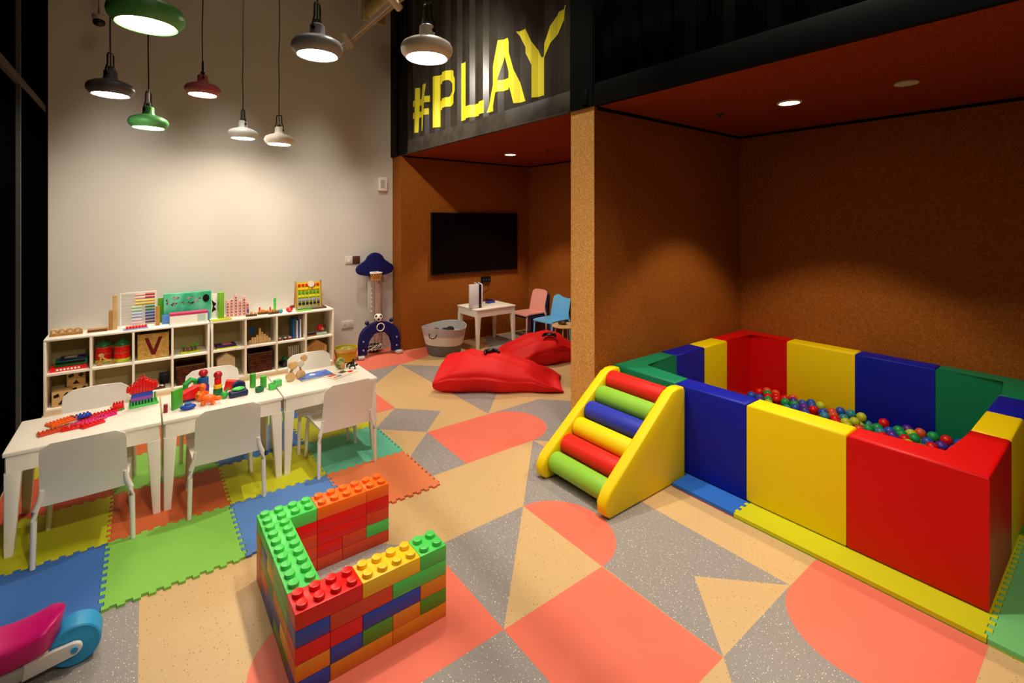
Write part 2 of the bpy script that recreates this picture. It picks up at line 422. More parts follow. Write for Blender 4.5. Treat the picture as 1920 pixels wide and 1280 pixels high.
def pendant(loc, m, label):
    t = thing('pendant_lamp', label, 'lamp', loc, random.uniform(0, 3), group='pendant lamps over the play tables')
    b = MB().lathe([(.094, .004), (.100, .000), (.110, .010), (.123, .026), (.127, .042), (.125, .056), (.116, .072), (.092, .086), (.062, .096),
                    (.044, .101), (.038, .112), (.036, .158), (.028, .164)], 48, cap=False)
    b.build('lamp_shade', m, t)
    MB().lathe([(.02, .020), (.094, .010), (.094, .004), (.02, .001)], 40).build('diffuser', M_led, t)
    MB().cyl((0, 0, .176), .016, .024, n=20).build('socket', M_blk_pl, t)
    h = MB()
    h.tube([(-.040, 0, .135), (-.042, 0, .16), (-.026, 0, .20), (-.025, 0, .262), (-.018, 0, .272), (0, 0, .275), (.018, 0, .272), (.025, 0, .262), (.026, 0, .20), (.042, 0, .16), (.040, 0, .135)], .0052, 8)
    h.cyl((-.037, 0, .135), .010, .012, 'X', 12).cyl((.037, 0, .135), .010, .012, 'X', 12)
    h.build('bracket', M_blk_pl, t)
    L = CEIL-loc[2]
    pts = [(0, 0, .17)] + [(random.uniform(-.004, .004), random.uniform(-.004, .004), .17+(L-.17)*k/12) for k in range(1, 12)] + [(0, 0, L)]
    MB().tube(pts, .0042, 6).build('cord', M_blk_pl, t)
    return t
PM = {'slate': mat('slate_enamel', '66646E', .4, .5), 'green': mat('green_enamel', '5CB062', .4, .5), 'red': mat('rose_enamel', 'C06068', .4, .5),
      'grey': mat('grey_enamel', 'A4A6AC', .35, .5), 'lgrey': mat('silver_enamel', 'B8B6B2', .4, .5), 'white': mat('white_enamel', 'F4EADC', .4, .5)}
pendant((-.17, 4.07, 2.415), PM['slate'], 'slate grey pendant lamp hanging far left, nearest the dark left wall')
pendant((.03, 4.56, 2.30), PM['green'], 'small green pendant lamp hanging low behind the large green one')
pendant((.38, 4.61, 2.615), PM['red'], 'dusty red pendant lamp, the only red shade in the cluster')
pendant((.74, 5.11, 2.37), PM['lgrey'], 'small silver grey pendant lamp hanging low beside the small white one')
pendant((1.01, 4.91, 2.315), PM['white'], 'small white pendant lamp hanging lowest against the cream wall')
pendant((.01, 2.36, 2.36), PM['green'], 'large green pendant lamp cut by the top edge, nearest overhead')
pendant((.72, 2.61, 2.46), PM['grey'], 'large grey pendant lamp hanging left of the white one by the container')
pendant((1.11, 2.14, 2.40), PM['white'], 'large white pendant lamp hanging in front of the #PLAY lettering')

for (x, y, l) in ((.55, 3.3, 'added unseen fill panel high above the play tables'), (.6, .6, 'added unseen fill panel high above the viewer'), (.3, -1.6, 'added unseen fill panel near the rear wall')):  # unseen panels added to brighten the hall from above
    t = thing('added_fill_panel', l, 'added fill light', (x, y, CEIL-.05), 0, 'unseen fill panels added above the hall')
    MB().cyl((0, 0, .02), .42, .05, n=48, bev=.006).build('housing', M_white_pl, t)
    MB().cyl((0, 0, -.008), .39, .004, n=48).build('diffuser', M_fill, t)
# track with spotlight heads, plus fixtures for the added ceiling spots
t = thing('lighting_track', 'long beige ceiling lighting track running towards the container corner', 'light track', (1.567, 2.3, 3.3))
MB().b2((-.02, -3.6, 0), (.02, 2.60, .045), bev=.003).build('rail', M_track, t)
MB().b2((-.011, -3.55, -.005), (.011, 2.55, -.0005)).build('slot', mat('track_slot', '8A7458', .5, .3), t)
for y in (-3, -1.2, .6, 2.05): MB().tube([(0, y, .045), (0, y, CEIL-3.3)], .004, 6).build('suspension_rod', M_lgrey, t)
for i, (x, y, z, tg, p_, a, c_) in enumerate(TRACK_AND_ADDED_SPOTS):
    d = (V(tg)-V((x, y, z))).normalized()
    t = thing('track_and_added_spotlight', ['beige cylinder spotlight at the far end of the ceiling track', 'beige cylinder spotlight on the track beside the container lettering',
              'added unseen spotlight high above the foam steps', 'added unseen spotlight high above the brick fort', 'cylinder spotlight on the track nearest the viewer', 'added unseen spotlight behind the viewer aimed at the play tables',
              'added unseen spotlight high above the left end of the shelves', 'added unseen spotlight high above the middle of the shelves', 'added unseen spotlight high above the right end of the shelves'][i], 'spotlight', (x, y, z))
    q = d.to_track_quat('Z', 'Y').to_matrix().to_4x4()
    MB().lathe([(.026, -.16), (.030, -.155), (.030, -.012), (.027, -.012), (.027, -.03)], 24, cap=False).build('housing', M_track, t).matrix_basis = q
    back = q @ V((0, 0, -.10))
    hi = z > 4; top = CEIL-z if hi else .08
    MB().tube([back+V((0, 0, .026)), (back.x*.5, back.y, top-.02), (0, back.y, top)] if hi else [tuple(back), (0, back.y, .075)], .006, 8).build('arm', M_track, t)
# duct and pipe run at the top edge
t = thing('air_duct', 'ribbed yellowish air duct end above the lighting track', 'duct', (2.05, 4.6, 3.95))
d = MB()
prof = []
for k in range(30): prof += [(.10 if k % 2 else .115, k*.03)]
d.lathe(prof, 28); d.bm.transform(Matrix.Rotation(PI/2, 4, 'X'))
d.build('flexible_hose', M_duct, t, loc=(0, .6, 0))
MB().b2((-.13, .6, -.13), (.13, .66, .13), bev=.01).build('end_collar', M_duct, t)
for y in (.2,): MB().tube([(0, y, .11), (0, y, CEIL-3.95)], .006, 6).build('hanger', M_lgrey, t)
# camera dome on the wall
t = thing('security_camera', 'small dark dome camera on a wall bracket left of the pendants', 'camera', (-.31, 5.55, 3.36))
MB().sph((0, 0, -.02), .045, (1, 1, .8), 20).build('dome', M_blk_pl, t)
MB().cyl((0, 0, .02), .048, .04, n=24).build('base', M_lgrey, t)
MB().tube([(0, 0, .04), (0, 0, .30), (0, .23, .30)], .010, 8).build('bracket', M_lgrey, t)
# wall fittings
t = thing('wall_speaker', 'small white box mounted on the cream wall near the container corner', 'speaker', (2.37, YW, 2.06))
MB().b2((-.055, -.05, -.085), (.055, 0, .085), bev=.008).build('housing', M_white_pl, t)
MB().b2((-.035, -.053, -.05), (.02, -.0505, .05)).build('front_grille', M_lgrey, t)
t = thing('light_switch', 'white switch plate on the cream wall left of the brown panel', 'switch', (1.955, YW, 1.13))
MB().b2((-.045, -.01, -.045), (.045, 0, .045), bev=.003).build('plate', M_wall, t); MB().b2((-.015, -.014, -.02), (.015, -.0105, .02)).build('rocker', M_white_pl, t)
t = thing('control_panel', 'small square brown control panel on the cream wall beside the cloud board', 'control panel', (2.045, YW, 1.13))
MB().b2((-.045, -.012, -.045), (.045, 0, .045), bev=.003).build('frame', mat('panel_brown', '5A3A34', .4, .4), t); MB().b2((-.03, -.014, -.025), (.03, -.0125, .03)).build('screen', P_brown, t)
t = thing('wall_socket', 'white double socket low on the cream wall right of the shelves', 'socket', (1.94, YW, .36))
MB().b2((-.07, -.01, -.045), (.07, 0, .045), bev=.003).build('plate', M_wall, t)
for sx in (-.033, .033):
    MB().b2((sx-.012, -.012, -.014), (sx+.012, -.0105, .014)).build('outlet', M_lgrey, t)

# ================================================================ FOAM FLOOR TILES

def edge_pts(a, b, flat, per=.0525):
    n = int(round((b-a)/(per/2)))
    if flat: return [a, b]
    out = [a]
    for k in range(1, n): out += [a+(b-a)*k/n]*2
    return out+[b]
def tile(x0, x1, y0, y1, m, label, z0=.0008, z1=.012, flat=(0, 0, 0, 0), group='interlocking foam tiles under the tables', g=.0012, under=None):
    """jigsaw-edged tile; neighbours share the same tooth line"""
    def wv(a, b):     # tooth line between a and b as (t, offset), straight for the first and last half tooth
        n = max(4, int(round(abs(b-a)/.02625))); n += n % 2; out = [(a, 0)]
        for k in range(1, n-1):
            o = .009 if k % 2 else -.009
            out += [(a+(b-a)*k/n, o), (a+(b-a)*(k+1)/n, o)]
        # start/stop on the base line
        out = [out[0], (out[1][0], 0)]+out[1:]+[(out[-1][0], 0), (b, 0)]
        return out
    def side(a, b, fl): return [(a, 0), (b, 0)] if fl else wv(a, b)
    B_ = side(x0, x1, flat[0]); R_ = side(y0, y1, flat[1]); T_ = side(x0, x1, flat[2]); L_ = side(y0, y1, flat[3])
    P = [(a, y0+o+g) for a, o in B_[1:-1]]; P = [(x0+g, y0+g)]+P+[(x1-g, y0+g)]
    P += [(x1+o-g, a) for a, o in R_[1:-1]]+[(x1-g, y1-g)]
    P += [(a, y1+o-g) for a, o in reversed(T_[1:-1])]+[(x0+g, y1-g)]
    P += [(x0+o+g, a) for a, o in reversed(L_[1:-1])]
    Q = P
    b = MB()
    if under: b.mi = 1; b.prism(Q, z0, z0+.004); b.mi = 0; b.prism(Q, z0+.0041, z1)
    else: b.prism(Q, z0, z1)
    return tag(b.build('foam_tile', [m, under] if under else m, smooth=False), label, 'foam mat', group)
def eva(n, h): return mat('foam_'+n, h, .62, .25, noise=[(2.5, .35, .7, h)], bump=.08, bscale=220)
E_blu = eva('blue', '3F6FB8'); E_grn = eva('green', '86C450'); E_yel = eva('yellow', 'C4C420'); E_org = eva('orange', 'CC6234')
E_sal = eva('salmon', 'DE7A4C'); E_teal = eva('teal', '64BE9E'); E_lblu = eva('light_blue', '5A86C8'); E_cor = eva('coral', 'D8603E')
XS = [XL+.012, -.14, .385, .91, 1.425]; YS = [2.575, 3.10, 3.62, 4.14, 4.66]
GR = [[E_blu, E_grn, E_lblu, E_sal], [E_yel, E_org, E_yel, E_teal], [E_cor, E_grn, E_blu, E_yel], [E_yel, E_org, E_grn, E_blu]]
GL = [['blue foam tile at the near left corner, beside the ride-on toy', 'green foam tile, nearest row, between the two blue ones', 'blue foam tile of the nearest row beside the block fort', 'salmon foam tile at the near right corner behind the block fort'],
      ['olive yellow foam tile under the left table by the dark wall', 'rust orange foam tile under the join of left and middle tables', 'yellow foam tile under the join of middle and right tables', 'teal foam tile under the right table'],
      ['coral foam tile behind the left table, along the dark wall', 'green foam tile under the rear edge of the left and middle tables', 'blue foam tile under the rear edge of the middle table', 'yellow foam tile behind the right table with toothed right edge'],
      ['yellow foam tile in the far left corner in front of the shelves', 'orange foam tile of the farthest row in front of the left shelves', 'green foam tile of the farthest row in front of the middle shelves', 'blue foam tile of the farthest row in front of the right shelves']]
for j in range(4):
    for i in range(4):
        tile(XS[i], XS[i+1], YS[j], YS[j+1], GR[j][i], GL[j][i], flat=(0, 0, 0, 1 if i == 0 else 0))
# big tiles under the ball pit, coloured on both faces
B_blu = eva('mat_blue', '2F6FD0'); B_yel = eva('mat_yellow', 'CFCE18'); B_mint = eva('mat_mint', '78C878'); B_red = eva('mat_red', 'D84830'); B_gr2 = eva('mat_green', '4A9A30')
gp = 'large foam tiles under the ball pit'
tile(2.527, 3.50, .352, 1.335, B_yel, 'large yellow foam tile in front of the ball pit', z1=.024, flat=(0, 0, 0, 1), group=gp, under=B_gr2)
tile(2.527, 3.50, 1.335, 1.715, B_blu, 'large blue foam tile between the foam steps and the yellow tile', z1=.024, flat=(0, 0, 1, 1), group=gp, under=B_red)
tile(2.689, 3.50, 1.716, 2.30, B_blu, 'blue foam tile under the near left corner of the ball pit', z1=.024, flat=(1, 0, 1, 1), group=gp, under=B_red)
tile(2.527, 3.50, -.62, .352, B_mint, 'large mint green foam tile at the right corner of the ball pit', z1=.024, flat=(1, 0, 0, 1), group=gp, under=B_yel)
tile(3.50, 4.5, -.62, .352, B_red, 'large red foam tile past the right end of the ball pit', z1=.024, flat=(1, 1, 0, 0), group=gp, under=B_yel)
tile(3.50, 4.5, .352, 1.335, B_gr2, 'large green foam tile under the back right of the ball pit', z1=.024, flat=(0, 1, 0, 0), group=gp, under=B_yel)
tile(3.50, 4.5, 1.335, 2.30, B_yel, 'large yellow foam tile under the back left of the ball pit', z1=.024, flat=(0, 1, 1, 0), group=gp, under=B_blu)

# ================================================================ BALL PIT
PX0, PX1, PY0, PY1, PT, PZ0, PZ1 = 2.688, 4.530, .365, 2.305, .148, .0252, .572
def pit_block(poly, m, label):
    b = MB().prism(poly, PZ0, PZ1, bev=.016, seg=4)
    return tag(b.build('foam_wall_block', m, ang=50), label, 'foam block', 'padded blocks walling the ball pit')
g_ = .0015
def rect(x0, x1, y0, y1): return [(x0+g_, y0+g_), (x1-g_, y0+g_), (x1-g_, y1-g_), (x0+g_, y1-g_)]
def ell(cx, cy, dx, dy, tx, ty, T=PT):   # corner L: outer corner (cx,cy), arms reach to dx / dy
    sx = 1 if dx > cx else -1; sy = 1 if dy > cy else -1
    cx += sx*g_; cy += sy*g_; dx -= sx*g_; dy -= sy*g_
    return [(cx, cy), (dx, cy), (dx, cy+sy*T), (cx+sx*T, cy+sy*T), (cx+sx*T, dy), (cx, dy)]
pit_block(ell(PX0, PY1, 3.24, 1.80, 0, 0), F_grn, 'green padded corner block behind the foam steps')
pit_block(rect(PX0, PX0+PT, 1.345, 1.80), F_blu, 'blue padded block of the near side, right of the foam steps')
pit_block(rect(PX0, PX0+PT, .86, 1.345), F_yel, 'yellow padded block in the middle of the near side')
pit_block(ell(PX0, PY0, 3.24, .86, 0, 0), F_red, 'red padded corner block at the near right corner of the ball pit')
pit_block(rect(3.24, 3.63, PY1-PT, PY1), F_blu, 'blue padded block against the cork partition')
pit_block(rect(3.63, 3.98, PY1-PT, PY1), F_yel, 'yellow padded block against the cork partition')
pit_block(ell(PX1, PY1, 3.98, 1.845, 0, 0), F_red, 'red padded corner block in the far corner of the cork room')
pit_block(rect(PX1-PT, PX1, 1.345, 1.845), F_yel, 'yellow padded block along the far side of the ball pit')
pit_block(rect(PX1-PT, PX1, .868, 1.345), F_blu, 'dark blue padded block along the far side of the ball pit')
pit_block(ell(PX1, PY0, 4.02, .868, 0, 0), F_grn, 'green padded corner block at the far right corner')
pit_block(rect(3.24, 3.64, PY0, PY0+PT), F_yel, 'yellow padded block of the right end beside the red corner')
pit_block(rect(3.64, 4.02, PY0, PY0+PT), F_blu, 'blue padded block of the right end beside the green corner')
# balls
BC = [(P_red, 'red'), (plas('ball_blue', '2456C0'), 'blue'), (P_lime, 'lime yellow'), (P_pur, 'purple'), (plas('ball_green', '18A050'), 'green'), (plas('ball_orange', 'E4582A'), 'orange'), (P_teal, 'teal')]
BR_ = .034
bproto = []
for m, n in BC:
    bb = MB().sph((0, 0, 0), BR_, n=18); bb.bm.normal_update()
    bproto.append(bb.build('pit_ball', m)); tag(bproto[-1], '%s plastic ball lying in the ball pit' % n, 'ball', 'balls in the ball pit')
used = [False]*len(BC)
def put_ball(x, y, z, k):
    if not used[k]: bproto[k].location = (x, y, z); used[k] = True; return
    c = bproto[k].copy(); COL.objects.link(c); c.location = (x, y, z); c.rotation_euler = (random.random()*3, random.random()*3, 0)
rb = random.Random(3); wts = [5, 5, 4, 4, 3, 3, 2]
n_ = 0
dx_ = .0705; dy_ = .0695
for i in range(9):
    for j in range(22):
        x = PX1-PT-.037-i*dx_; y = PY0+PT+.042+j*dy_+(dy_/2 if i % 2 else 0)
        if y > PY1-PT-.037: continue
        put_ball(x, y, PZ0+BR_, rb.choices(range(7), wts)[0]); n_ += 1
for i in range(6):
    for j in range(21):
        x = PX1-PT-.037-dx_/3-i*dx_; y = PY0+PT+.042+dy_*.5+j*dy_+(dy_/2 if i % 2 else 0)
        if y > PY1-PT-.04 or rb.random() < .30: continue
        put_ball(x, y, PZ0+BR_+.0545, rb.choices(range(7), wts)[0]); n_ += 1

# ================================================================ FOAM STEPS
t = thing('foam_steps', 'yellow foam climbing steps with six coloured rollers leaning at the ball pit', 'climbing steps', (0, 0, 0))
SX0, SX1, SZ = 1.942, 2.680, .575
side = [(SX0+.04, .004), (SX0+.005, .03), (SX0, .09), (SX0+.035, .145), (SX0+.60, SZ-.02), (SX0+.635, SZ-.002), (SX0+.675, SZ), (SX1-.012, SZ-.008), (SX1, SZ-.03), (SX1, .004)]
RX = Matrix(((1, 0, 0, 0), (0, 0, 1, 0), (0, 1, 0, 0), (0, 0, 0, 1)))
for (y0, y1) in ((1.722, 1.790), (2.232, 2.298)):
    MB().prism(side, y0, y1, M=RX, bev=.014, seg=4).build('side_panel', F_yel, t, ang=60)
cols = [F_lime, F_red2, F_yel, F_blu2, F_lime, F_red2]; nm = ['lime', 'red', 'yellow', 'blue', 'lime', 'red']
for k in range(6):
    f = k/5; x = SX0+.105+.525*f; z = .098+.408*f
    o = MB().cyl((x, 2.011, z), .062, .438, 'Y', 40, bev=.012).build('roller', cols[k], t); o['label'] = nm[k]+' roller'
MB().prism([(SX0+.14, .006), (SX1-.01, .006), (SX1-.01, SZ-.14), (SX0+.62, SZ-.14)], 1.795, 2.228, M=RX).build('core', F_yel, t)

# ================================================================ BLOCK FORT
PP = .0575
BM = {'red': P_red, 'orange': P_org, 'yellow': P_yel, 'green': P_lgrn, 'blue': P_blu, 'amber': P_amber, 'olive': P_olive, 'rust': P_oran2}
bcache = {}
ORDN = ['bottom', 'second', 'third', 'fourth', 'top']
ORDX = ['first', 'second', 'third', 'fourth', 'fifth', 'sixth']
def brick_mesh(n, along):
    key = (n, along)
    if key in bcache: return bcache[key]
    b = MB(); L, Wd = n*PP, 2*PP
    dx, dy = (L, Wd) if along == 'X' else (Wd, L)
    b.b2((.0005, .0005, .0002), (dx-.0005, dy-.0005, PP-.0003), bev=.0022, seg=2)
    for i in range(n):
        for j in range(2):
            c = ((i+.5)*PP, (j+.5)*PP) if along == 'X' else ((j+.5)*PP, (i+.5)*PP)
            b.cyl((c[0], c[1], PP+.0075), .0190, .0155, n=24, bev=.0022)
    bcache[key] = b.bm
    return b.bm
def brick(x, y, row, n, along, col, label):
    me_name = 'brick_%d%s_%s' % (n, along, col)
    me = bpy.data.meshes.get(me_name)
    if not me:
        bm = brick_mesh(n, along).copy(); bmesh.ops.recalc_face_normals(bm, faces=bm.faces)
        me = bpy.data.meshes.new(me_name); bm.to_mesh(me); bm.free(); me.materials.append(BM[col])
        for p in me.polygons: p.use_smooth = True
        me.set_sharp_from_angle(angle=math.radians(35))
    o = bpy.data.objects.new('toy_brick', me); COL.objects.link(o); o.location = (x, y, .0004+row*PP)
    tag(o, label, 'building brick', 'oversized building bricks stacked into a fort')
BX0, BY0 = .400, 1.710
near = [[('blue', 2), ('amber', 4), ('amber', 4)], [('amber', 2), ('blue', 2), ('olive', 2), ('amber', 2), ('olive', 2)], [('red', 2), ('red', 2), ('blue', 4), ('amber', 2)],
        [('blue', 2), ('rust', 4), ('green', 4)], [('red', 4), ('yellow', 4), ('green', 2)]]
back = [[('rust', 4), ('rust', 2), ('rust', 4)], [('rust', 4), ('red', 2), ('rust', 2), ('green', 2)], [('rust', 4), ('red', 4), ('rust', 2)], [('red', 4), ('red', 4), ('red', 2)], [('green', 4), ('orange', 4), ('orange', 2)]]
left = [[('olive', 4), ('blue', 4)], [('yellow', 2), ('blue', 4), ('orange', 2)], [('amber', 4), ('olive', 4)], [('green', 4), ('yellow', 2), ('blue', 2)], [('green', 4), ('green', 4)]]
for arm, rows, nmx in (('near', near, 'near wall of brick fort'), ('far', back, 'far wall of brick fort'), ('left', left, 'left wall of brick fort')):
    for r_, row in enumerate(rows):
        k = 0
        for q, (c_, n) in enumerate(row):
            cn = {'amber': 'amber orange', 'olive': 'olive green', 'rust': 'rust red'}.get(c_, c_)
            lb = '%s brick, %s row, %s, %s from %s' % (cn, ORDN[r_], nmx, ORDX[q], 'near end' if arm == 'left' else 'left end')
            if arm == 'near': brick(BX0+k*PP, BY0, r_, n, 'X', c_, lb)
            elif arm == 'far': brick(BX0+k*PP, BY0+10*PP, r_, n, 'X', c_, lb)
            else: brick(BX0, BY0+2*PP+k*PP, r_, n, 'Y', c_, lb)
            k += n

# ================================================================ TABLES AND CHAIRS
def make_table(loc, label, group, W_=.605, D_=.47, Hh=.507, z0=0):
    t = thing('play_table', label, 'table', loc, 0, group)
    MB().b2((-W_/2, -D_/2, Hh-.022), (W_/2, D_/2, Hh), bev=.005, seg=3).build('table_top', M_lam, t)
    a = MB()
    for s in (-1, 1):
        a.b2((-W_/2+.012, s*(D_/2-.006), Hh-.100), (W_/2-.012, s*(D_/2-.024), Hh-.0225))
        a.b2((s*(W_/2-.006), -D_/2+.025, Hh-.100), (s*(W_/2-.024), D_/2-.025, Hh-.0225))
    a.build('apron', M_lam, t)
    for sx in (-1, 1):
        for sy in (-1, 1):
            b = MB(); x, y = sx*(W_/2-.004), sy*(D_/2-.004)
            def ringp(w, z): return [(x, y, z), (x-sx*w, y, z), (x-sx*w, y-sy*w*.9, z), (x, y-sy*w*.9, z)]
            r1 = [b.bm.verts.new(q) for q in ringp(.060, Hh-.1005)]; r0 = [b.bm.verts.new(q) for q in ringp(.034, z0)]
            b.bm.faces.new(r1); b.bm.faces.new(list(reversed(r0)))
            for k in range(4): b.bm.faces.new((r0[k], r0[(k+1) % 4], r1[(k+1) % 4], r1[k]))
            b2_ = bmesh.ops.bevel(b.bm, geom=[e for e in b.bm.edges if abs(e.verts[0].co.z-e.verts[1].co.z) > .1], offset=.006, segments=2, affect='EDGES', profile=.5)
            b.build('leg', M_lam, t)
    return t
TY = 3.477; tg = 'white play tables pushed together in a row'
make_table((-.225, TY, 0), 'white play table at the left end of the row, by the dark wall', tg, z0=.0125)
make_table((.386, TY, 0), 'white play table in the middle of the row', tg, z0=.0125)
make_table((.997, TY, 0), 'white play table at the right end of the row', tg, z0=.0125)
make_table((3.552, 5.185, 0), 'white play table under the television carrying the game console', 'white play table in the television room', z0=.001)

def make_chair(name, label, m, loc, rz, group, z0=.0135):
    """child's moulded chair; faces +Y, backrest at -Y"""
    t = thing(name, label, 'chair', loc, rz, group)
    Hs = .300
    b = MB()          # seat: dished slab with rounded front
    nx, ny = 12, 10
    def seat(u, v): # u -1..1, v 0..1
        hw = .160+.012*v
        x = u*hw; y = -.155+.325*v
        z = Hs-.010*(1-u*u)*(1-abs(2*v-1)**3)-(.012*max(0, v-.85)/.15)
        return x, y, z
    top = [[b.bm.verts.new(seat(-1+2*i/nx, j/ny)) for i in range(nx+1)] for j in range(ny+1)]
    for j in range(ny):
        for i in range(nx): b.bm.faces.new((top[j][i], top[j][i+1], top[j+1][i+1], top[j+1][i]))
    r = bmesh.ops.extrude_face_region(b.bm, geom=list(b.bm.faces))
    for v in r['geom']:
        if isinstance(v, bmesh.types.BMVert): v.co.z -= .016
    b.build('seat', m, t, ang=50)
    b = MB(); n = 16; m_ = 12    # backrest: curved shell leaning back, rounded upper corners
    def back(u, v):
        z = Hs-.020+.312*v
        hw = .160-.006*v
        if v > .86: hw -= .040*(1-math.sqrt(max(0, 1-((v-.86)/.14)**2)))
        x = u*hw
        y = -.158-.080*v**1.3+.012*(u*u)*(.3+.7*v)
        return x, y, z-.004*(u*u)*v
    g = [[b.bm.verts.new(back(-1+2*i/n, j/m_)) for i in range(n+1)] for j in range(m_+1)]
    for j in range(m_):
        for i in range(n): b.bm.faces.new((g[j][i], g[j][i+1], g[j+1][i+1], g[j+1][i]))
    r = bmesh.ops.extrude_face_region(b.bm, geom=list(b.bm.faces))
    for v in r['geom']:
        if isinstance(v, bmesh.types.BMVert): v.co.y -= .012
    b.build('backrest', m, t, ang=50)
    for s in (-1, 1):
        MB().tube([(s*.150, -.176, Hs+.06), (s*.156, -.174, Hs+.015), (s*.172, -.175, Hs-.03), (s*.176, -.178, Hs-.07), (s*.180, -.182, z0)], [.010, .012, .0125, .012, .0105], 12).build('leg', m, t)
        MB().tube([(s*.150, .135, Hs-.012), (s*.158, .150, Hs-.05), (s*.168, .165, z0)], [.012, .012, .0105], 12).build('leg', m, t)
    return t
cg1 = 'white chairs on the near side of the tables'; cg2 = 'white chairs on the far side of the tables'
c0 = make_chair('child_chair', 'white child chair, nearest one, backing the viewer at the left table', M_white_pl, (-.222, 3.25, 0), 0, cg1)
dup(c0, (.373, 3.255, 0), 0, 'white child chair backing the viewer at the middle table')
dup(c0, (1.036, 3.255, 0), 0, 'white child chair backing the viewer at the right table')
dup(c0, (-.225, 3.645, 0), PI, 'white child chair on the far side of the left table', cg2)
dup(c0, (.375, 3.645, 0), PI, 'white child chair on the far side of the middle table', cg2)
dup(c0, (1.005, 3.645, 0), PI, 'white child chair on the far side of the right table', cg2)
C_pink = plas('chair_pink', 'EFA598', .42); C_blue = plas('chair_blue', '69B8EE', .42); C_navy = plas('chair_navy', '1C3C78', .42)
make_chair('child_chair', 'dark blue child chair stacked beneath the pink one', C_navy, (4.300, 5.20, 0), PI/2, 'coloured chairs in the television room', z0=.0012)
cp = make_chair('child_chair', 'pink child chair in the television room, topmost of its stack', C_pink, (4.265, 5.20, .034), PI/2, 'coloured chairs in the television room', z0=-.02)
make_chair('child_chair', 'light blue child chair between the pink chair and the cork partition', C_blue, (4.31, 4.77, 0), PI/2+.08, 'coloured chairs in the television room', z0=.0012)
t = thing('wooden_stool', 'low round wooden stool half hidden by the cork partition end', 'stool', (4.18, 4.36, 0))
MB().lathe([(.10, .285), (.165, .285), (.172, .292), (.172, .300), (.165, .306), (.10, .306)], 36).build('seat', M_wood, t)
for a in (.6, 2.2, 3.7, 5.3):
    MB().tube([(.12*math.cos(a), .12*math.sin(a), .284), (.155*math.cos(a), .155*math.sin(a), .001)], .010, 10).build('leg', M_wood, t)
t = thing('toy_bowl', 'small brown toy dish lying on the round wooden stool', 'toy', (4.16, 4.40, .3065))
MB().lathe([(.02, 0), (.045, .004), (.055, .028), (.050, .028), (.04, .008), (.015, .005)], 20).build('bowl', P_brown, t)

# ================================================================ SHELVES
UA0, UA1, UB0, UB1 = -.652, .508, .520, 1.686
SF, SB, SH = 5.462, YW-.004, .622
TK = .017
def shelf_unit(x0, x1, label, rz=0):
    t = thing('cube_shelf', label, 'shelf', ((x0+x1)/2, (SF+SB)/2, 0), 0, 'white cube shelves along the cream wall')
    hw, hd = (x1-x0)/2, (SB-SF)/2
    MB().b2((-hw, -hd, SH-TK), (hw, hd, SH), bev=.002).build('top_panel', M_lam, t)
    MB().b2((-hw+TK, -hd+.006, .028), (hw-TK, hd-.006, .028+TK)).build('bottom_panel', M_lam, t)
    for s in (-1, 1): MB().b2((s*hw, -hd, .001), (s*(hw-TK), hd, SH-TK-.0003), bev=.002).build('side_panel', M_lam, t)
    MB().b2((-hw+TK+.0003, -hd+.015, .001), (hw-TK-.0003, -hd+.027, .0277)).build('plinth', M_lam, t)
    MB().b2((-hw+TK+.0003, hd-.008, .046), (hw-TK-.0003, hd-.003, SH-TK-.0003)).build('back_panel', M_lamback, t)
    cw = (2*hw-5*TK)/4; zm = .318
    for k in range(4):
        a = -hw+TK+k*(cw+TK)
        MB().b2((a+.0003, -hd+.003, zm), (a+cw-.0003, hd-.0085, zm+TK)).build('shelf_board', M_lam, t)
        if k < 3: MB().b2((a+cw, -hd+.001, .0455), (a+cw+TK, hd-.0085, SH-TK-.0003)).build('divider', M_lam, t)
    return cw
cw = shelf_unit(UA0, UA1, 'white eight-cube shelf at the left, beside the dark wall')
shelf_unit(UB0, UB1, 'white eight-cube shelf at the right, nearer the container')
def cell(u, k, row):   # returns centre x, floor z of a cube
    x0 = (UA0, UB0)[u]; c = x0+TK+k*(cw+TK)+cw/2
    return c, (.0455 if row == 0 else .318+TK+.0003)
def toy(name, label, cat, loc, parts, rz=0, group=None, sc=1):
    t = thing(name, label, cat, loc, rz, group); t.scale = (sc,)*3 if isinstance(sc, (int, float)) else sc
    for pn, m, fn in parts:
        b = MB(); fn(b); o = b.build(pn, m, t)
    return t
FY = 5.50
# --- cube contents, left unit, upper row
x, z = cell(0, 0, 1)
toy('board_game', 'red board game box with pale lettering, lowest in the upper left cube', 'game box', (x-.005, FY+.10, z+.0005), [('box', P_red, lambda b: b.b2((-.105, -.085, 0), (.105, .085, .030), bev=.002)),
    ('lettering', M_paper, lambda b: [b.b2((-.07+.020*k, -.0862, .008), (-.07+.020*k+.013, -.0853, .022)) for k in range(7)])], .04, 'board games in the upper left cube', (1.12, 1.05, 1.1))
toy('board_game', 'dark green board game box lying on the red one', 'game box', (x+.01, FY+.11, z+.0340), [('box', P_dgrn, lambda b: b.b2((-.09, -.075, 0), (.09, .075, .040), bev=.002)),
    ('picture', M_blk_pl, lambda b: b.b2((-.085, -.0765, .018), (.08, -.0753, .038)))], .02, 'board games in the upper left cube', (1.15, 1.05, 1.1))
toy('board_game', 'flat black game box on top of the dark green one', 'game box', (x+.015, FY+.12, z+.0785), [('box', P_navy, lambda b: b.b2((-.08, -.065, 0), (.08, .065, .014), bev=.002)),
    ('picture', M_lgrey, lambda b: b.b2((-.05, -.04, .0142), (.03, .03, .0150)))], 0, 'board games in the upper left cube')
x, z = cell(0, 1, 1)
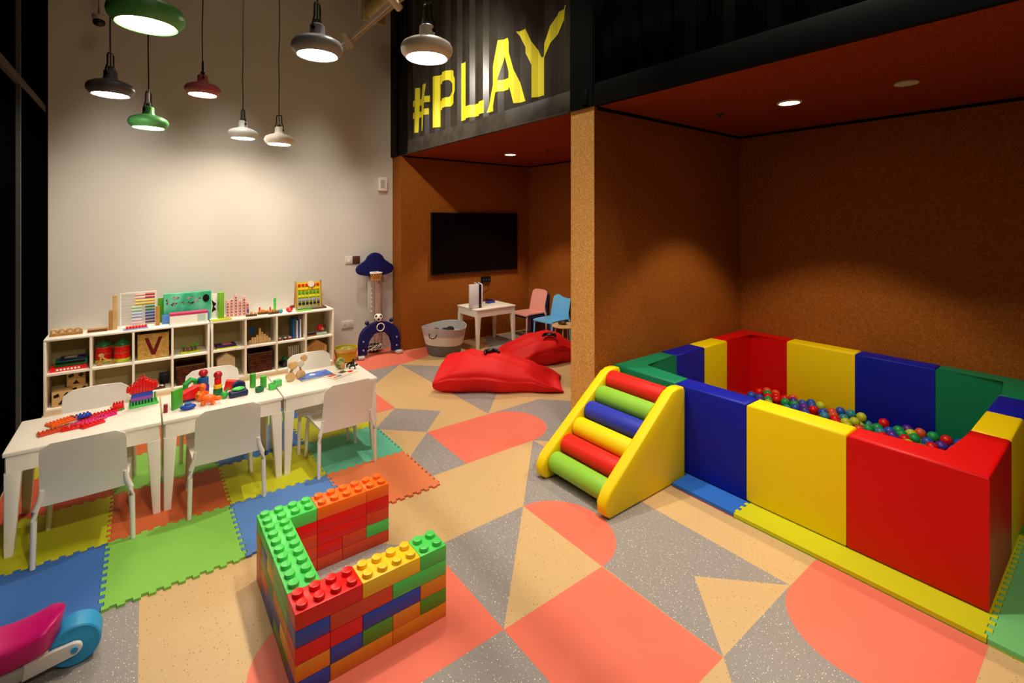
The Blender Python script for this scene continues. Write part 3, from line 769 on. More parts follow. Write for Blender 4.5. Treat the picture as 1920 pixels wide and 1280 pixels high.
def stack_toy(lab, xx, yy):
    t = thing('stacking_drum', lab, 'toy', (xx, yy, z+.0005), 0, 'round stacking toys in the second cube'); t.scale = (1.18, 1.18, 1.14)
    for i, (m, r, h) in enumerate([(P_lime, .052, .028), (P_red, .050, .036), (P_oran2, .050, .012), (P_red, .049, .036), (P_oran2, .048, .014)]):
        zz = [0, .0285, .065, .0775, .114][i]
        MB().cyl((0, 0, zz+h/2), r, h, n=28, bev=.004).build('ring', m, t)
    MB().lathe([(.048, .1285), (.048, .138), (.040, .152), (.02, .162), (.012, .172), (.004, .174)], 28).build('lid', P_dgrn, t)
stack_toy('striped round stacking toy at the left, behind the wooden walker', x-.068, FY+.14)
stack_toy('striped round stacking toy at the right of its cube', x+.060, FY+.10)
def walker(b):
    b.sph((-.035, 0, .085), .020, (1, .7, .9), 12); b.tube([(-.03, 0, .075), (-.01, 0, .045), (.055, 0, .02)], .008, 8)
    b.tube([(-.035, 0, .07), (-.045, 0, .022)], .006, 8); b.tube([(0, .0, .05), (-.012, 0, .02)], .006, 8)
toy('wooden_animal', 'small wooden push-along animal in front of the left stacking toy', 'toy', (x-.045, FY+.045, z+.0005), [('body', M_wood, walker),
    ('wheel', M_wood2, lambda b: b.cyl((-.045, 0, .017), .0165, .03, 'Y', 18)), ('wheel', M_wood2, lambda b: b.cyl((.045, 0, .017), .0165, .03, 'Y', 18))], .1)
x, z = cell(0, 2, 1)
def boxV(b):
    b.b2((-.103, -.09, 0), (.103, .09, .006)); b.b2((-.103, -.09, .0061), (.103, -.078, .205), bev=.003); b.b2((-.103, .078, .0061), (.103, .09, .205), bev=.003)
    b.b2((-.103, -.0778, .0061), (-.091, .0778, .205)); b.b2((.091, -.0778, .0061), (.103, .0778, .205))
toy('storage_box', 'tan woven storage box with a maroon letter V', 'box', (x+.005, FY+.11, z+.0005), [('body', M_wovenY, boxV),
    ('letter', M_maroon, lambda b: b.prism([(-.058, .175), (-.034, .175), (.0, .075), (.034, .175), (.058, .175), (.013, .035), (-.013, .035)], .0905, .0925, M=Matrix(((1, 0, 0, 0), (0, 0, -1, 0), (0, 1, 0, 0), (0, 0, 0, 1)))))], -.03, None, 1.13)
x, z = cell(0, 3, 1)
def animals(b):
    for i, a in enumerate((-.05, -.02, .015, .045)):
        b.sph((a, 0, .035), .012, (1, .7, .8), 10); b.sph((a-.01, 0, .047), .007, (1, 1, 1), 8)
        for s in (-.006, .006): b.tube([(a+s, 0, .03), (a+s, 0, .0125)], .003, 6)
toy('toy_puzzle', 'yellow based animal puzzle with small dark figures', 'toy', (x, FY+.07, z+.0005), [('base', P_lime, lambda b: b.b2((-.08, -.035, 0), (.08, .035, .012), bev=.003)), ('figures', P_brown, animals),
    ('trees', P_olive, lambda b: [b.sph((a, .02, .06), .018, (1.1, .5, .8), 10) or b.tube([(a, .02, .012), (a, .02, .055)], .003, 6) for a in (-.055, .02, .055)])])
# lower row, left unit
def sorter(lab, loc, rz):
    R1 = Matrix(((1, 0, 0, 0), (0, 0, -1, 0), (0, 1, 0, 0), (0, 0, 0, 1)))
    s = .058
    toy('shape_sorter', lab, 'toy', loc, [('cube', M_wood, lambda b: b.b2((-s, -s, 0), (s, s, 2*s), bev=.003)),
        ('triangle_hole', M_blk_pl, lambda b: b.prism([(-.022, .015), (.022, .015), (0, .05)], s+.0002, s+.0012, M=R1)),
        ('square_hole', M_blk_pl, lambda b: b.prism([(-.045, .070), (-.012, .078), (-.018, .105), (-.050, .092)], s+.0002, s+.0012, M=R1)),
        ('diamond_hole', M_blk_pl, lambda b: b.prism([(.012, .085), (.032, .065), (.050, .088), (.030, .108)], s+.0002, s+.0012, M=R1))], rz, 'wooden shape sorter cubes', 1.05)
x, z = cell(0, 0, 0)
sorter('wooden shape sorter cube on the floor of the lower left cube', (x-.045, FY+.064, z+.0005), .0)
sorter('wooden shape sorter cube standing behind and above the other', (x+.055, FY+.194, z+.0005), .0)
sorter('wooden shape sorter cube, upper one of the lower left cube', (x+.035, FY+.194, z+.1230), .0)
x, z = cell(0, 2, 0)
def pebble(b):
    for k in range(14): b.sph((random.uniform(-.085, .085), random.uniform(-.04, .04), .021), .011, (1.2, 1, .7), 8)
toy('puzzle_tray', 'flat tray of brown and white puzzle pieces', 'toy', (x-.01, FY+.07, z+.0005), [('tray', P_brown, lambda b: b.b2((-.10, -.055, 0), (.10, .055, .012), bev=.003)), ('pieces', M_paper, pebble)])
toy('storage_tin', 'small black box at the back right behind the puzzle tray', 'box', (x+.085, FY+.20, z+.0005), [('body', M_blk_pl, lambda b: b.b2((-.035, -.04, 0), (.035, .04, .085), bev=.003)), ('lid', P_navy, lambda b: b.b2((-.037, -.042, .0852), (.037, .042, .095), bev=.003))])
def basket(lab, loc, h=.17):
    def body(b):
        for k in range(8):
            zz = k*h/8+.006
            w, d = .100+.010*k/8, .105
            b.tube([(-w, -d, zz), (w, -d, zz), (w, d, zz), (-w, d, zz)], h/15, 8, closed=True)
        b.b2((-.098, -.103, .002), (.098, .103, .012))
    toy('wicker_basket', lab, 'basket', loc, [('body', M_wicker, body), ('rim', P_brown, lambda b: b.tube([(-.112, -.107, h+.004), (.112, -.107, h+.004), (.112, .107, h+.004), (-.112, .107, h+.004)], .008, 8, closed=True))], 0, 'brown wicker baskets in the lower cubes')
x, z = cell(0, 3, 0); basket('brown wicker basket in the last lower cube of the left shelf', (x, FY+.125, z+.0005))
x, z = cell(1, 1, 0); basket('brown wicker basket in the lower row of the right shelf', (x, FY+.125, z+.0005), .19)
# right unit upper row
x, z = cell(1, 0, 1)
toy('picture_book', 'dark purple picture book lying flat with a pink cover patch', 'book', (x-.02, FY+.08, z+.0115), [('cover', mat('book_purple', '3A1650', .5, .3), lambda b: b.b2((-.085, -.06, 0), (.085, .06, .022), bev=.002)), ('cover_patch', plas('cover_pink', 'C86A78'), lambda b: b.b2((-.03, -.05, .0222), (.05, .05, .0235)))], .06, 'books lying in the cube')
toy('picture_book', 'thin yellow book lying beneath the purple one', 'book', (x-.01, FY+.08, z+.0005), [('cover', P_lime, lambda b: b.b2((-.09, -.07, 0), (.09, .07, .010), bev=.001))], 0, 'books lying in the cube')
x, z = cell(1, 1, 1)
toy('picture_board', 'dark picture board with a blue patch leaning behind the wooden blocks', 'picture', (x-.015, FY+.20, z+.0005), [('board', mat('board_dark', '6E5A28', .6, .2), lambda b: b.b2((-.105, -.006, 0), (.09, .006, .215), bev=.002)), ('picture', P_dblue, lambda b: b.prism([(-.03, .07), (.0, .06), (.01, .13), (-.01, .17), (-.04, .13)], .0062, .0072, M=Matrix(((1, 0, 0, -.02), (0, 0, -1, 0), (0, 1, 0, 0), (0, 0, 0, 1)))))])
cols_ = [1, 2, 2, 3, 6, 4, 3, 2, 1]
for k, n in enumerate(cols_):
    w = .0225
    toy('wooden_block', ['short', 'small', 'low', 'medium', 'tallest', 'tall', 'stepped', 'squat', 'last'][k]+' upright wooden block, %s from the left of the stepped row' % ['first', 'second', 'third', 'fourth', 'fifth', 'sixth', 'seventh', 'eighth', 'ninth'][k], 'wooden block', (x-.090+k*w, FY+.05+.004*(k % 2), z+.0005),
        [('body', M_wood, lambda b: b.b2((-.0105, -.0105, 0), (.0105, .0105, .022+.022*n), bev=.0015))], 0, 'stepped row of wooden blocks')
x, z = cell(1, 2, 1)
for k, (m, h, cn) in enumerate([(P_dblue, .20, 'blue'), (plas('book_slate', '4A5A78'), .215, 'slate blue'), (M_paper, .19, 'white'), (P_blu, .205, 'bright blue'), (M_paper, .20, 'off-white')]):
    toy('picture_book', cn+' book standing upright, %s from the left in the cube' % ['first', 'second', 'third', 'fourth', 'fifth'][k], 'book', (x+.038+k*.017, FY+.10, z+.0005), [('cover', m, lambda b: b.b2((-.0075, -.075, 0), (.0075, .075, h), bev=.001)), ('pages', M_paper, lambda b: b.b2((-.005, .0752, .004), (.005, .077, h-.004)))], 0, 'upright books in the right shelf')
for k, (dx, m) in enumerate([(-.10, P_red), (-.045, P_brown), (.0, P_oran2)]):
    toy('toy_car', ['red toy car with a pale roof at the left', 'dark brown toy car in the middle', 'orange toy car beside the upright books'][k]+' of the cube', 'toy car', (x+dx, FY+.03, z+.0005), [('body', m, lambda b: b.b2((-.020, -.012, .006), (.020, .012, .018), bev=.003)), ('cabin', M_paper, lambda b: b.b2((-.010, -.010, .0182), (.010, .010, .030), bev=.003)),
        ('wheels', M_blk_pl, lambda b: [b.cyl((sx*.012, sy*.0125, .0065), .0062, .004, 'Y', 12) for sx in (-1, 1) for sy in (-1, 1)])], .3*k, 'toy cars in the right shelf')
x, z = cell(1, 3, 1)
toy('toy_ladybird', 'red rounded toy with dark spots standing on a pale box', 'toy', (x+.045, FY+.09, z+.0275), [('body', P_red, lambda b: b.sph((0, 0, .040), .038, (1.1, .9, 1), 16)), ('head', P_brown, lambda b: b.sph((.036, -.012, .045), .024, (1, 1, 1.1), 12)), ('face', plas('peach', 'E8A080'), lambda b: b.sph((.018, -.028, .032), .016, (1, .7, 1), 12))])
toy('toy_box', 'pale mint box under the red rounded toy', 'box', (x+.045, FY+.08, z+.0005), [('body', mat('mint_card', 'B8D0C0', .6, .2), lambda b: b.b2((-.055, -.05, 0), (.055, .05, .026), bev=.002))])
toy('toy_train', 'small dark purple toy train on the left of the last upper cube', 'toy', (x-.06, FY+.06, z+.0005), [('wagons', P_navy, lambda b: [b.b2((-.05+.035*k, -.012, .008), (-.02+.035*k, .012, .026), bev=.002) for k in range(3)]), ('wheels', P_red, lambda b: [b.cyl((-.043+.0175*k, 0, .0075), .007, .026, 'Y', 12) for k in range(6)]),
    ('base', P_lime, lambda b: b.b2((-.055, -.03, .0), (.06, -.016, .004)))])
# right unit lower row
def house(lab, name, loc, w, h1, h2, m, slats, sign_=False):
    R1 = Matrix(((1, 0, 0, 0), (0, 0, -1, 0), (0, 1, 0, 0), (0, 0, 0, 1)))
    ps = [('house_body', m, lambda b: b.prism([(-w, 0), (w, 0), (w, h1), (0, h2), (-w, h1)], -.05, .05, M=R1, bev=.002, seg=1))]
    if slats: ps.append(('slats', M_wood2, lambda b: [b.b2((-w+.012+k*.02, -.0525, .004), (-w+.018+k*.02, -.0502, h1-.003+(h2-h1)*(1-abs(-w+.015+k*.02)/w)-.01)) for k in range(int(2*w/.02)-1)]))
    if sign_: ps.append(('sign_plate', mat('sign_grey', '6A6660', .6, .2), lambda b: [b.b2((-.045+.02*k, -.0515, .075), (-.032+.02*k, -.0502, .092)) for k in range(5)]+[b.b2((-.04+.02*k, -.0515, .100), (-.028+.02*k, -.0502, .108)) for k in range(4)]))
    toy(name, lab, 'toy house', loc, ps)
x, z = cell(1, 0, 0); house('pale wooden house block with dark lettering, left lower cube of the right shelf', 'toy_house', (x-.015, FY+.10, z+.0005), .078, .175, .235, mat('pale_wood', 'CDBB98', .6, .2), False, True)
x, z = cell(1, 3, 0); house('slatted wooden toy house with pointed roof in the last lower cube', 'toy_house', (x, FY+.10, z+.0005), .105, .165, .235, M_wood, True)
x, z = cell(1, 2, 0)
toy('toy_tractor', 'dark green toy tractor in the lower row, partly behind a chair', 'toy', (x-.035, FY+.08, z+.0005), [('body', P_dgrn, lambda b: b.b2((-.035, -.022, .03), (.045, .022, .065), bev=.006)), ('cabin', P_dgrn, lambda b: b.b2((-.03, -.02, .0655), (.01, .02, .105), bev=.006)),
    ('wheel', M_blk_pl, lambda b: b.cyl((-.025, 0, .0325), .032, .075, 'Y', 20)), ('wheel', M_blk_pl, lambda b: b.cyl((.042, 0, .0215), .021, .07, 'Y', 20))], .5)
toy('dish_rack', 'cream ribbed toy rack at the back of the same cube as the tractor', 'toy', (x+.065, FY+.16, z+.0005), [('base', M_wood, lambda b: b.b2((-.06, -.05, 0), (.06, .05, .012))), ('ribs', M_paper, lambda b: [b.box((-.045+.022*k, 0, .1), (.006, .07, .17), bev=.002) for k in range(5)])], .1)

# --- on top of the shelves
ZT = SH+.0006
def numbers(b):
    for k in range(4):
        a = -.072+k*.048
        b.tube([(a+.017*math.cos(q), 0, .034+.016*math.sin(q)) for q in [PI*2*i/12 for i in range(12)]], .0095, 8, closed=True)
toy('number_puzzle', 'pale wooden ring shapes on a base at the left end of the shelves', 'toy', (-.525, 5.60, ZT), [('rings', M_wood, numbers), ('base', M_wood2, lambda b: b.b2((-.10, -.02, 0), (.10, .02, .022), bev=.002))], 0, None, 1.05)
toy('building_set', 'wooden L-shaped upright stand with a low dark tray beside it', 'toy', (-.275, 5.62, ZT), [('tray', M_wood2, lambda b: b.b2((-.10, -.04, 0), (.02, .02, .018), bev=.002)), ('tray_filling', P_brown, lambda b: b.b2((-.095, -.0415, .004), (.015, -.0402, .014))),
    ('short_post', M_wood2, lambda b: b.b2((.024, -.02, 0), (.046, .02, .115), bev=.002)), ('tall_post', M_wood, lambda b: b.b2((.048, -.02, 0), (.075, .02, .205), bev=.002))], 0, None, (1.15, 1, 1.5))
# abacus: frame, rods with beads
t = thing('abacus', 'tall bead abacus with rainbow rows standing on the left shelf', 'abacus', (-.025, 5.64, ZT), .05); t.scale = (1.22, 1.1, 1.27)
MB().b2((-.125, -.035, 0), (.105, .035, .010), bev=.002).build('base', M_paper, t)
f = MB()
for sx in (-.115, .095): f.b2((sx-.004, -.006, .0102), (sx+.004, .006, .245))
f.b2((-.119, -.006, .2452), (.099, .006, .253)); f.build('frame', M_paper, t)
rowc = [('bead_red', 'C02028'), ('bead_red2', 'B01828'), ('bead_yellow', 'D8B81C'), ('bead_yellow2', 'C8A014'), ('bead_green', '1E7A38'), ('bead_green2', '126838'), ('bead_blue', '1C3C9C'), ('bead_blue2', '1A2E88'), ('bead_violet', '3A1050'), ('bead_violet2', '5A1040')]
pale = ['E8A8A0', 'E8B0A0', 'D8C040', 'D0B030', 'A8C890', '98C0A0', 'A8B8D8', 'A0A8D0', 'C8B8C8', 'D8A8B0']
for k in range(10):
    zz = .232-k*.0225
    r_ = MB().tube([(-.115, 0, zz), (.095, 0, zz)], .0018, 6).build('rod', M_lgrey, t)
    MB().cyl((.060, 0, zz), .0085, .058, 'X', 14).build('bead_row', plas(*rowc[k]), r_)
    MB().cyl((-.010+(.01 if k < 4 else -.01), 0, zz), .0085, .06, 'X', 14).build('bead_row', plas('pale_%d' % k, pale[k]), r_)
toy('toy_xylophone', 'red topped flat toy tray lying in front of the abacus', 'toy', (-.050, 5.520, ZT), [('base', plas('tray_blue', '8AA0D8'), lambda b: b.b2((-.095, -.028, 0), (.085, .028, .010), bev=.002)), ('bars', P_red, lambda b: [b.b2((-.075+.022*k, -.024+.001*k, .0102), (-.057+.022*k, .024-.001*k, .030), bev=.002) for k in range(7)])], .08)
toy('wooden_post', 'short upright wooden plank between the abacus and the green box', 'toy', (.105, 5.60, ZT), [('plank', M_wood2, lambda b: b.b2((-.016, -.012, 0), (.016, .012, .180), bev=.002))])
toy('picture_book', 'thin green book standing behind the large green picture box', 'book', (.150, 5.735, ZT), [('cover', P_olive, lambda b: b.b2((-.04, -.008, 0), (.05, .008, .235), bev=.001))], 0, 'books on the shelf top')
# large green picture box with generic artwork
def art(b):
    rr = random.Random(5)
    for k in range(16):
        a, c = rr.uniform(-.15, .10), rr.uniform(.115, .165); w, h = rr.uniform(.008, .022), rr.uniform(.006, .012)
        b.prism([(a-w, c), (a, c-h), (a+w, c), (a, c+h)], .0302, .0306+.0001*k, M=Matrix(((1, 0, 0, 0), (0, 0, -1, 0), (0, 1, 0, 0), (0, 0, 0, 1))))
toy('puzzle_box', 'large green puzzle box with grey and black picture leaning on the wall', 'game box', (.345, 5.685, ZT), [('box', mat('box_green', '2FA878', .5, .3, noise=[(9, .4, .6, '6CC8A0')]), lambda b: b.b2((-.175, -.030, 0), (.175, .030, .190), bev=.002)), ('picture', mat('art_grey', 'A8A8A0', .5, .3, noise=[(26, .45, .55, '202020')]), art),
    ('round_patch', M_blk_pl, lambda b: b.prism(arc(.135, .145, .026, 0, 350, 18), .0305, .0325, M=Matrix(((1, 0, 0, 0), (0, 0, -1, 0), (0, 1, 0, 0), (0, 0, 0, 1)))))], .02, None, (1.1, 1, 1.46))
toy('craft_box', 'small pale box with pink top edge in front of the green puzzle box', 'game box', (.345, 5.55, ZT), [('box', M_paper, lambda b: b.b2((-.115, -.045, 0), (.115, .045, .050), bev=.002)), ('pink_band', plas('band_pink', 'C83A6A'), lambda b: b.b2((-.117, -.047, .0502), (.117, .047, .062), bev=.002)), ('mint_patch', mat('mint_card', 'B8D0C0', .6, .2), lambda b: b.b2((.05, -.0465, .01), (.10, -.0453, .045)))], .02, None, (1.3, 1, 1.75))
toy('blue_box', 'blue box behind the small pale one, showing at both of its ends', 'box', (.335, 5.625, ZT), [('box', plas('box_blue', '5080C8'), lambda b: b.b2((-.195, -.012, 0), (.185, .012, .085), bev=.002))])
toy('letter_cards', 'tall white card with black marks standing next to the green box', 'toy', (.565, 5.69, ZT), [('card', M_paper, lambda b: b.b2((-.03, -.006, 0), (.03, .006, .175), bev=.001)), ('marks', M_blk_pl, lambda b: b.prism([(-.02, .04), (.02, .06), (.0, .08), (.02, .10), (-.02, .13), (-.01, .085)], .0062, .0072, M=Matrix(((1, 0, 0, 0), (0, 0, -1, 0), (0, 1, 0, 0), (0, 0, 0, 1)))))], 0, None, (1, 1, 1.4))
toy('picture_book', 'bright green book standing upright by the pink letter columns', 'book', (.617, 5.63, ZT), [('cover', plas('book_green', '7AB82C'), lambda b: b.b2((-.024, -.05, 0), (.024, .05, .262), bev=.002))], 0, 'books on the shelf top')
toy('picture_book', 'flat lime green book lying under the upright green one', 'book', (.610, 5.52, ZT), [('cover', P_lime, lambda b: b.b2((-.085, -.045, 0), (.085, .045, .010), bev=.001))], .1, 'books on the shelf top')
for k, (dx, h) in enumerate([(-.075, .125), (-.045, .13), (-.012, .165), (.02, .12), (.052, .145), (.08, .10)]):
    toy('letter_column', ['leftmost pink and white letter column', 'second pink letter column from the left', 'tallest pink letter column', 'short pink letter column right of the tallest', 'second tallest pink letter column at the right', 'lowest pink letter column at the far right'][k], 'toy', (.765+dx*1.15, 5.64, ZT),
        [('post', plas('post_pink', 'E8B8AE'), lambda b: b.b2((-.013, -.013, 0), (.013, .013, h), bev=.002)), ('letters', plas('letter_rose', 'B02838'), lambda b: [b.box((0, -.0137, .014+.021*q), (.010+.003*(q % 2), .001, .010)) for q in range(int(h/.021))])], 0, 'pink letter columns on the shelf top', (1.1, 1.1, 1.38))
def train(b, n=3):
    for q in range(n): b.b2((-.05+.036*q, -.014, .010), (-.02+.036*q, .014, .030+.008*(q % 2)), bev=.003)
def wheels(b, n=6):
    for q in range(n): b.cyl((-.045+.018*q, 0, .0095), .009, .032, 'Y', 12)
for k, (dx, m, c_) in enumerate([(.880, M_wood, 'pale wooden toy train at the left of the toy row'), (.995, P_amber, 'orange toy train in the middle of the toy row'), (1.085, M_wood2, 'brown wooden toy train at the right of the toy row')]):
    toy('toy_train', c_, 'toy', (dx, 5.55+.05*(k % 2), ZT), [('wagons', m, train), ('wheels', P_brown, wheels), ('chimney', (P_blu, P_red, P_oran2)[k], lambda b: b.cyl((-.033, 0, .045), .008, .03, n=12))], .15*(k-1), 'wooden toy trains on the shelf top', (.95, 1.2, 1.25))
toy('stacking_tower', 'thin green stacking tower standing on the right shelf', 'toy', (1.125, 5.68, ZT), [('tower', P_lgrn, lambda b: [b.cyl((0, 0, .0105+.0212*q), .0135, .0205, n=14, bev=.002) for q in range(7)])])
toy('toy_ball', 'small teal toy ball on the shelf top', 'toy', (1.155, 5.545, ZT+.0225), [('ball', P_teal, lambda b: b.sph((0, 0, 0), .022, n=14))])
toy('toy_helicopter', 'red toy animal with dark head beside the teal ball', 'toy', (1.245, 5.56, ZT), [('body', P_red, lambda b: b.sph((0, 0, .028), .028, (1.3, .9, .95), 14)), ('head', P_brown, lambda b: b.sph((.03, 0, .055), .020, (1.2, 1, .8), 12)), ('nose', plas('nose_pink', 'E86A6A'), lambda b: b.sph((-.005, -.022, .026), .014, n=10))], .2)
toy('toy_tray', 'flat green toy tray with small figures right of the red toy', 'toy', (1.385, 5.55, ZT), [('tray', plas('tray_green', '8AC850'), lambda b: b.b2((-.075, -.04, 0), (.085, .04, .010), bev=.002)), ('figures', P_olive, lambda b: [b.sph((-.05+.03*q, .0, .020), .010, (1, 1, 1), 8) for q in range(5)])], .05)
# colourful standing bead board (easel)
t = thing('bead_board', 'wooden easel board with rows of yellow, green and red shapes at the right shelf end', 'toy', (1.470, 5.640, ZT), .0); t.scale = (1.27, 1.0, 1.33)
tl = Matrix.Rotation(math.radians(-11), 4, 'X')
for sx in (-.105, .105):
    MB().box((sx, 0, .118), (.013, .012, .235), M=tl, bev=.002).build('side_rail', M_wood2, t)
    MB().tube([(sx, .045, .225), (sx*1.0, .105, .006)], .006, 8).build('rear_leg', M_wood2, t)
MB().box((0, .004, .125), (.196, .005, .20), M=tl).build('panel', plas('panel_yellow', 'D2C42E'), t)
rr = random.Random(11)
for q in range(6):
    zz = .045+.031*q; b = MB()
    for k in range(6):
        b.box((-.078+.031*k, -.004, zz), (.024, .009, .020), M=tl, bev=.003)
    b.build('bead_row', [P_navy, plas('rb', '8898C8'), P_lime, P_olive, P_yel, P_red][q], t)
MB().cyl((.02, -.012, .205), .027, .012, 'Y', 24, M=tl).build('clock_face', plas('clock', 'E8D8C0'), t)
MB().b2((-.115, -.075, .0005), (.130, -.05, .010)).build('front_foot', P_brown, t)
MB().b2((.118, -.05, .0005), (.135, .09, .010)).build('foot', P_brown, t)

# ================================================================ TOYS ON THE TABLES
ZTB = .5076
def bristle(b, x, y, z, nx, nz, s=.011):     # stepped studded plates
    pass
t = thing('bristle_castle', 'red, blue and green studded block castle standing on the left table', 'toy', (-.005, 3.60, ZTB), .12)
MB().b2((-.062, -.028, 0), (.075, .030, .012), bev=.001).build('base_plate', P_lgrn, t)
b = MB()
for k in range(9): b.cyl((-.055+.0148*k, -.020, .024), .0045, .024, n=8); b.cyl((-.055+.0148*k, .022, .026+.01*(k > 6)), .0045, .028+.02*(k > 6), n=8)
b.build('base_studs', P_grn, t)
MB().b2((-.052, -.014, .0122), (.045, .014, .034), bev=.002).build('lower_block', P_navy, t)
MB().b2((-.055, -.015, .0342), (.045, .015, .056), bev=.002).build('middle_block', plas('violet', '9A4ABE'), t)
MB().b2((-.052, -.016, .0562), (.048, .016, .078), bev=.002).build('upper_block', P_blu, t)
b = MB()
for k, hh in enumerate([.035, .045, .055, .068, .085, .088, .070, .060, .050, .048]):
    xx = -.068+.0148*k
    b.b2((xx-.007, -.013, .0785 if 1 <= k <= 8 else .09), (xx+.007, .013, .078+hh), bev=.0015)
    b.cyl((xx, 0, .078+hh+.006), .004, .014, n=8)
    b.cyl((xx, -.016, .078+hh*.5), .004, .01, 'Y', 8)
b.build('tower', P_red, t)
toy('studded_block', 'small dark red studded block lying left of the castle', 'toy', (-.115, 3.60, ZTB), [('body', P_red, lambda b: b.b2((-.025, -.022, .006), (.022, .02, .034), bev=.002)), ('studs', P_red, lambda b: [b.cyl((-.02+.013*k, 0, .040), .0042, .014, n=8) for k in range(4)]+[b.cyl((-.03, -.012+.012*k, .02), .0042, .014, 'X', 8) for k in range(3)]+[b.cyl((-.012+.012*k, -.026, .014), .0042, .012, 'Y', 8) for k in range(3)])], .2, 'studded blocks on the left table')
pl = [('red studded plate, nearest one at the left end of the table', P_oran2, -.375, 3.405, .055, .022, .35), ('orange studded plate stacked in the left pile', P_org, -.345, 3.47, .060, .030, .6),
      ('dark red studded strip reaching towards the viewer', P_red, -.29, 3.40, .05, .018, .1), ('pink studded strip lying along the pile', P_pink, -.235, 3.455, .075, .020, .45),
      ('red studded strip at the back of the pile', P_red, -.20, 3.545, .085, .018, .35), ('blue studded plate in the middle of the pile', P_blu, -.27, 3.505, .040, .022, .4),
      ('magenta studded strip at the right end of the pile', P_mag, -.165, 3.500, .045, .016, .45), ('small green studded block at the far end of the red strip', P_grn, -.107, 3.582, .016, .016, .35),
      ('amber studded ring plate behind the blue plate', P_amber, -.315, 3.555, .035, .020, .2), ('dark red studded strip by the left chair back', P_red, -.215, 3.395, .05, .016, .5)]
zl = [0, .0125, 0, 0, 0, .0125, .0, 0, 0, 0]
for k, (lb, m, x, y, w, d_, a) in enumerate(pl):
    def fn(b, w=w, d_=d_):
        b.b2((-w, -d_, 0), (w, d_, .012), bev=.0015)
    def fs(b, w=w, d_=d_):
        n = int(2*w/.015); m2 = max(1, int(2*d_/.015))
        for i in range(n):
            for j in range(m2): b.cyl((-w+.0075+i*(2*w-.015)/max(1, n-1), -d_+.0075+j*(2*d_-.015)/max(1, m2-1) if m2 > 1 else 0, .0155), .0042, .0065, n=6)
    lift = .0205*(1 if zl[k] else 0)+(.0*k)
    toy('studded_plate', lb, 'toy', (x, y+.01, ZTB+lift), [('plate', m, fn), ('studs', m, fs)], a, 'studded plates piled on the left table')
# middle pile of chunky shapes
def chunky(name, lb, x, y, z, parts, a=0): toy(name, lb, 'toy', (x, y, ZTB+z), parts, a, 'chunky toy shapes piled on the middle table')
chunky('toy_plate', 'tall flat green toy plate standing at the left of the toy pile', .155, 3.415, 0, [('panel', plas('leaf', '46B030'), lambda b: b.b2((-.034, -.008, 0), (.034, .008, .112), bev=.004))], 0.75)
chunky('toy_block', 'small dark red block peeking out left of the green panel', .100, 3.385, 0, [('block', plas('brick_red', '8A1A18'), lambda b: b.b2((-.010, -.012, 0), (.010, .012, .045), bev=.003))])
chunky('toy_boat', 'flat blue toy boat in front of the green panel', .205, 3.355, 0, [('hull', P_blu, lambda b: b.sph((0, 0, .016), .040, (1.0, .55, .40), 16)), ('deck', P_dblue, lambda b: b.cyl((0, 0, .034), .018, .010, n=16))])
def dog(b):
    b.sph((0, 0, .035), .030, (1.5, .8, .8), 14); b.sph((-.045, 0, .052), .022, (1, .9, 1), 12); b.sph((.05, 0, .03), .018, (1.3, .8, .8), 10)
    for sx in (-.025, .025):
        for sy in (-.015, .015): b.tube([(sx, sy, .03), (sx, sy, .004)], .010, 8)
chunky('toy_animal', 'orange rounded toy animal at the front of the pile', .305, 3.375, 0, [('body', P_org, dog), ('ears', P_amber, lambda b: [b.sph((-.048, s*.016, .072), .010, n=8) for s in (-1, 1)])], -.2)
chunky('toy_animal', 'orange upright toy figure in the middle of the pile', .285, 3.47, 0, [('body', P_org, lambda b: b.lathe([(.020, 0), (.026, .01), (.022, .05), (.014, .062), (.020, .075), (.020, .09), (.010, .102)], 18)), ('arms', P_org, lambda b: b.tube([(-.032, 0, .04), (0, 0, .055), (.032, 0, .04)], .008, 8))])
chunky('toy_ramp', 'large red wedge shaped toy behind the orange figure', .235, 3.53, 0, [('wedge', P_red, lambda b: b.prism([(-.07, .0), (.06, .0), (.06, .075), (.02, .082), (-.07, .045)], -.03, .03, M=RX, bev=.005)), ('trim', P_navy, lambda b: b.b2((-.065, -.034, .004), (.055, -.0308, .014)))], .15)
chunky('toy_tower', 'blue, red-topped stacked toy person at the back left of the pile', .300, 3.60, 0, [('base', P_pur, lambda b: b.cyl((0, 0, .030), .032, .06, n=20, bev=.006)), ('body', P_dblue, lambda b: b.cyl((0, 0, .084), .029, .046, n=20, bev=.006)), ('head', plas('head_red', 'B81820'), lambda b: b.sph((0, 0, .132), .026, (1, 1, .95), 16))])
chunky('toy_arch', 'green curved toy block beside the blue toy person', .235, 3.615, 0, [('arch', P_grn, lambda b: b.tube([(-.03, 0, .02), (-.028, 0, .075), (0, 0, .098), (.028, 0, .085), (.03, 0, .02)], .017, 12))], .2)
chunky('toy_tower', 'red, yellow and green stacked toy person in the middle back', .372, 3.53, 0, [('base', P_dgrn, lambda b: b.cyl((0, 0, .020), .026, .038, n=20, bev=.006)), ('belt', P_yel, lambda b: b.cyl((0, 0, .053), .024, .026, n=20, bev=.004)), ('body', P_red, lambda b: b.cyl((0, 0, .086), .019, .038, n=20, bev=.004)), ('head', plas('head_red', 'B81820'), lambda b: b.sph((0, 0, .124), .024, n=16))])
chunky('toy_block', 'bright red angled toy block at the back right of the pile', .445, 3.60, 0, [('block', P_red, lambda b: b.prism([(-.035, 0), (.04, 0), (.04, .050), (-.02, .062)], -.022, .022, M=RX, bev=.005))], -.2)
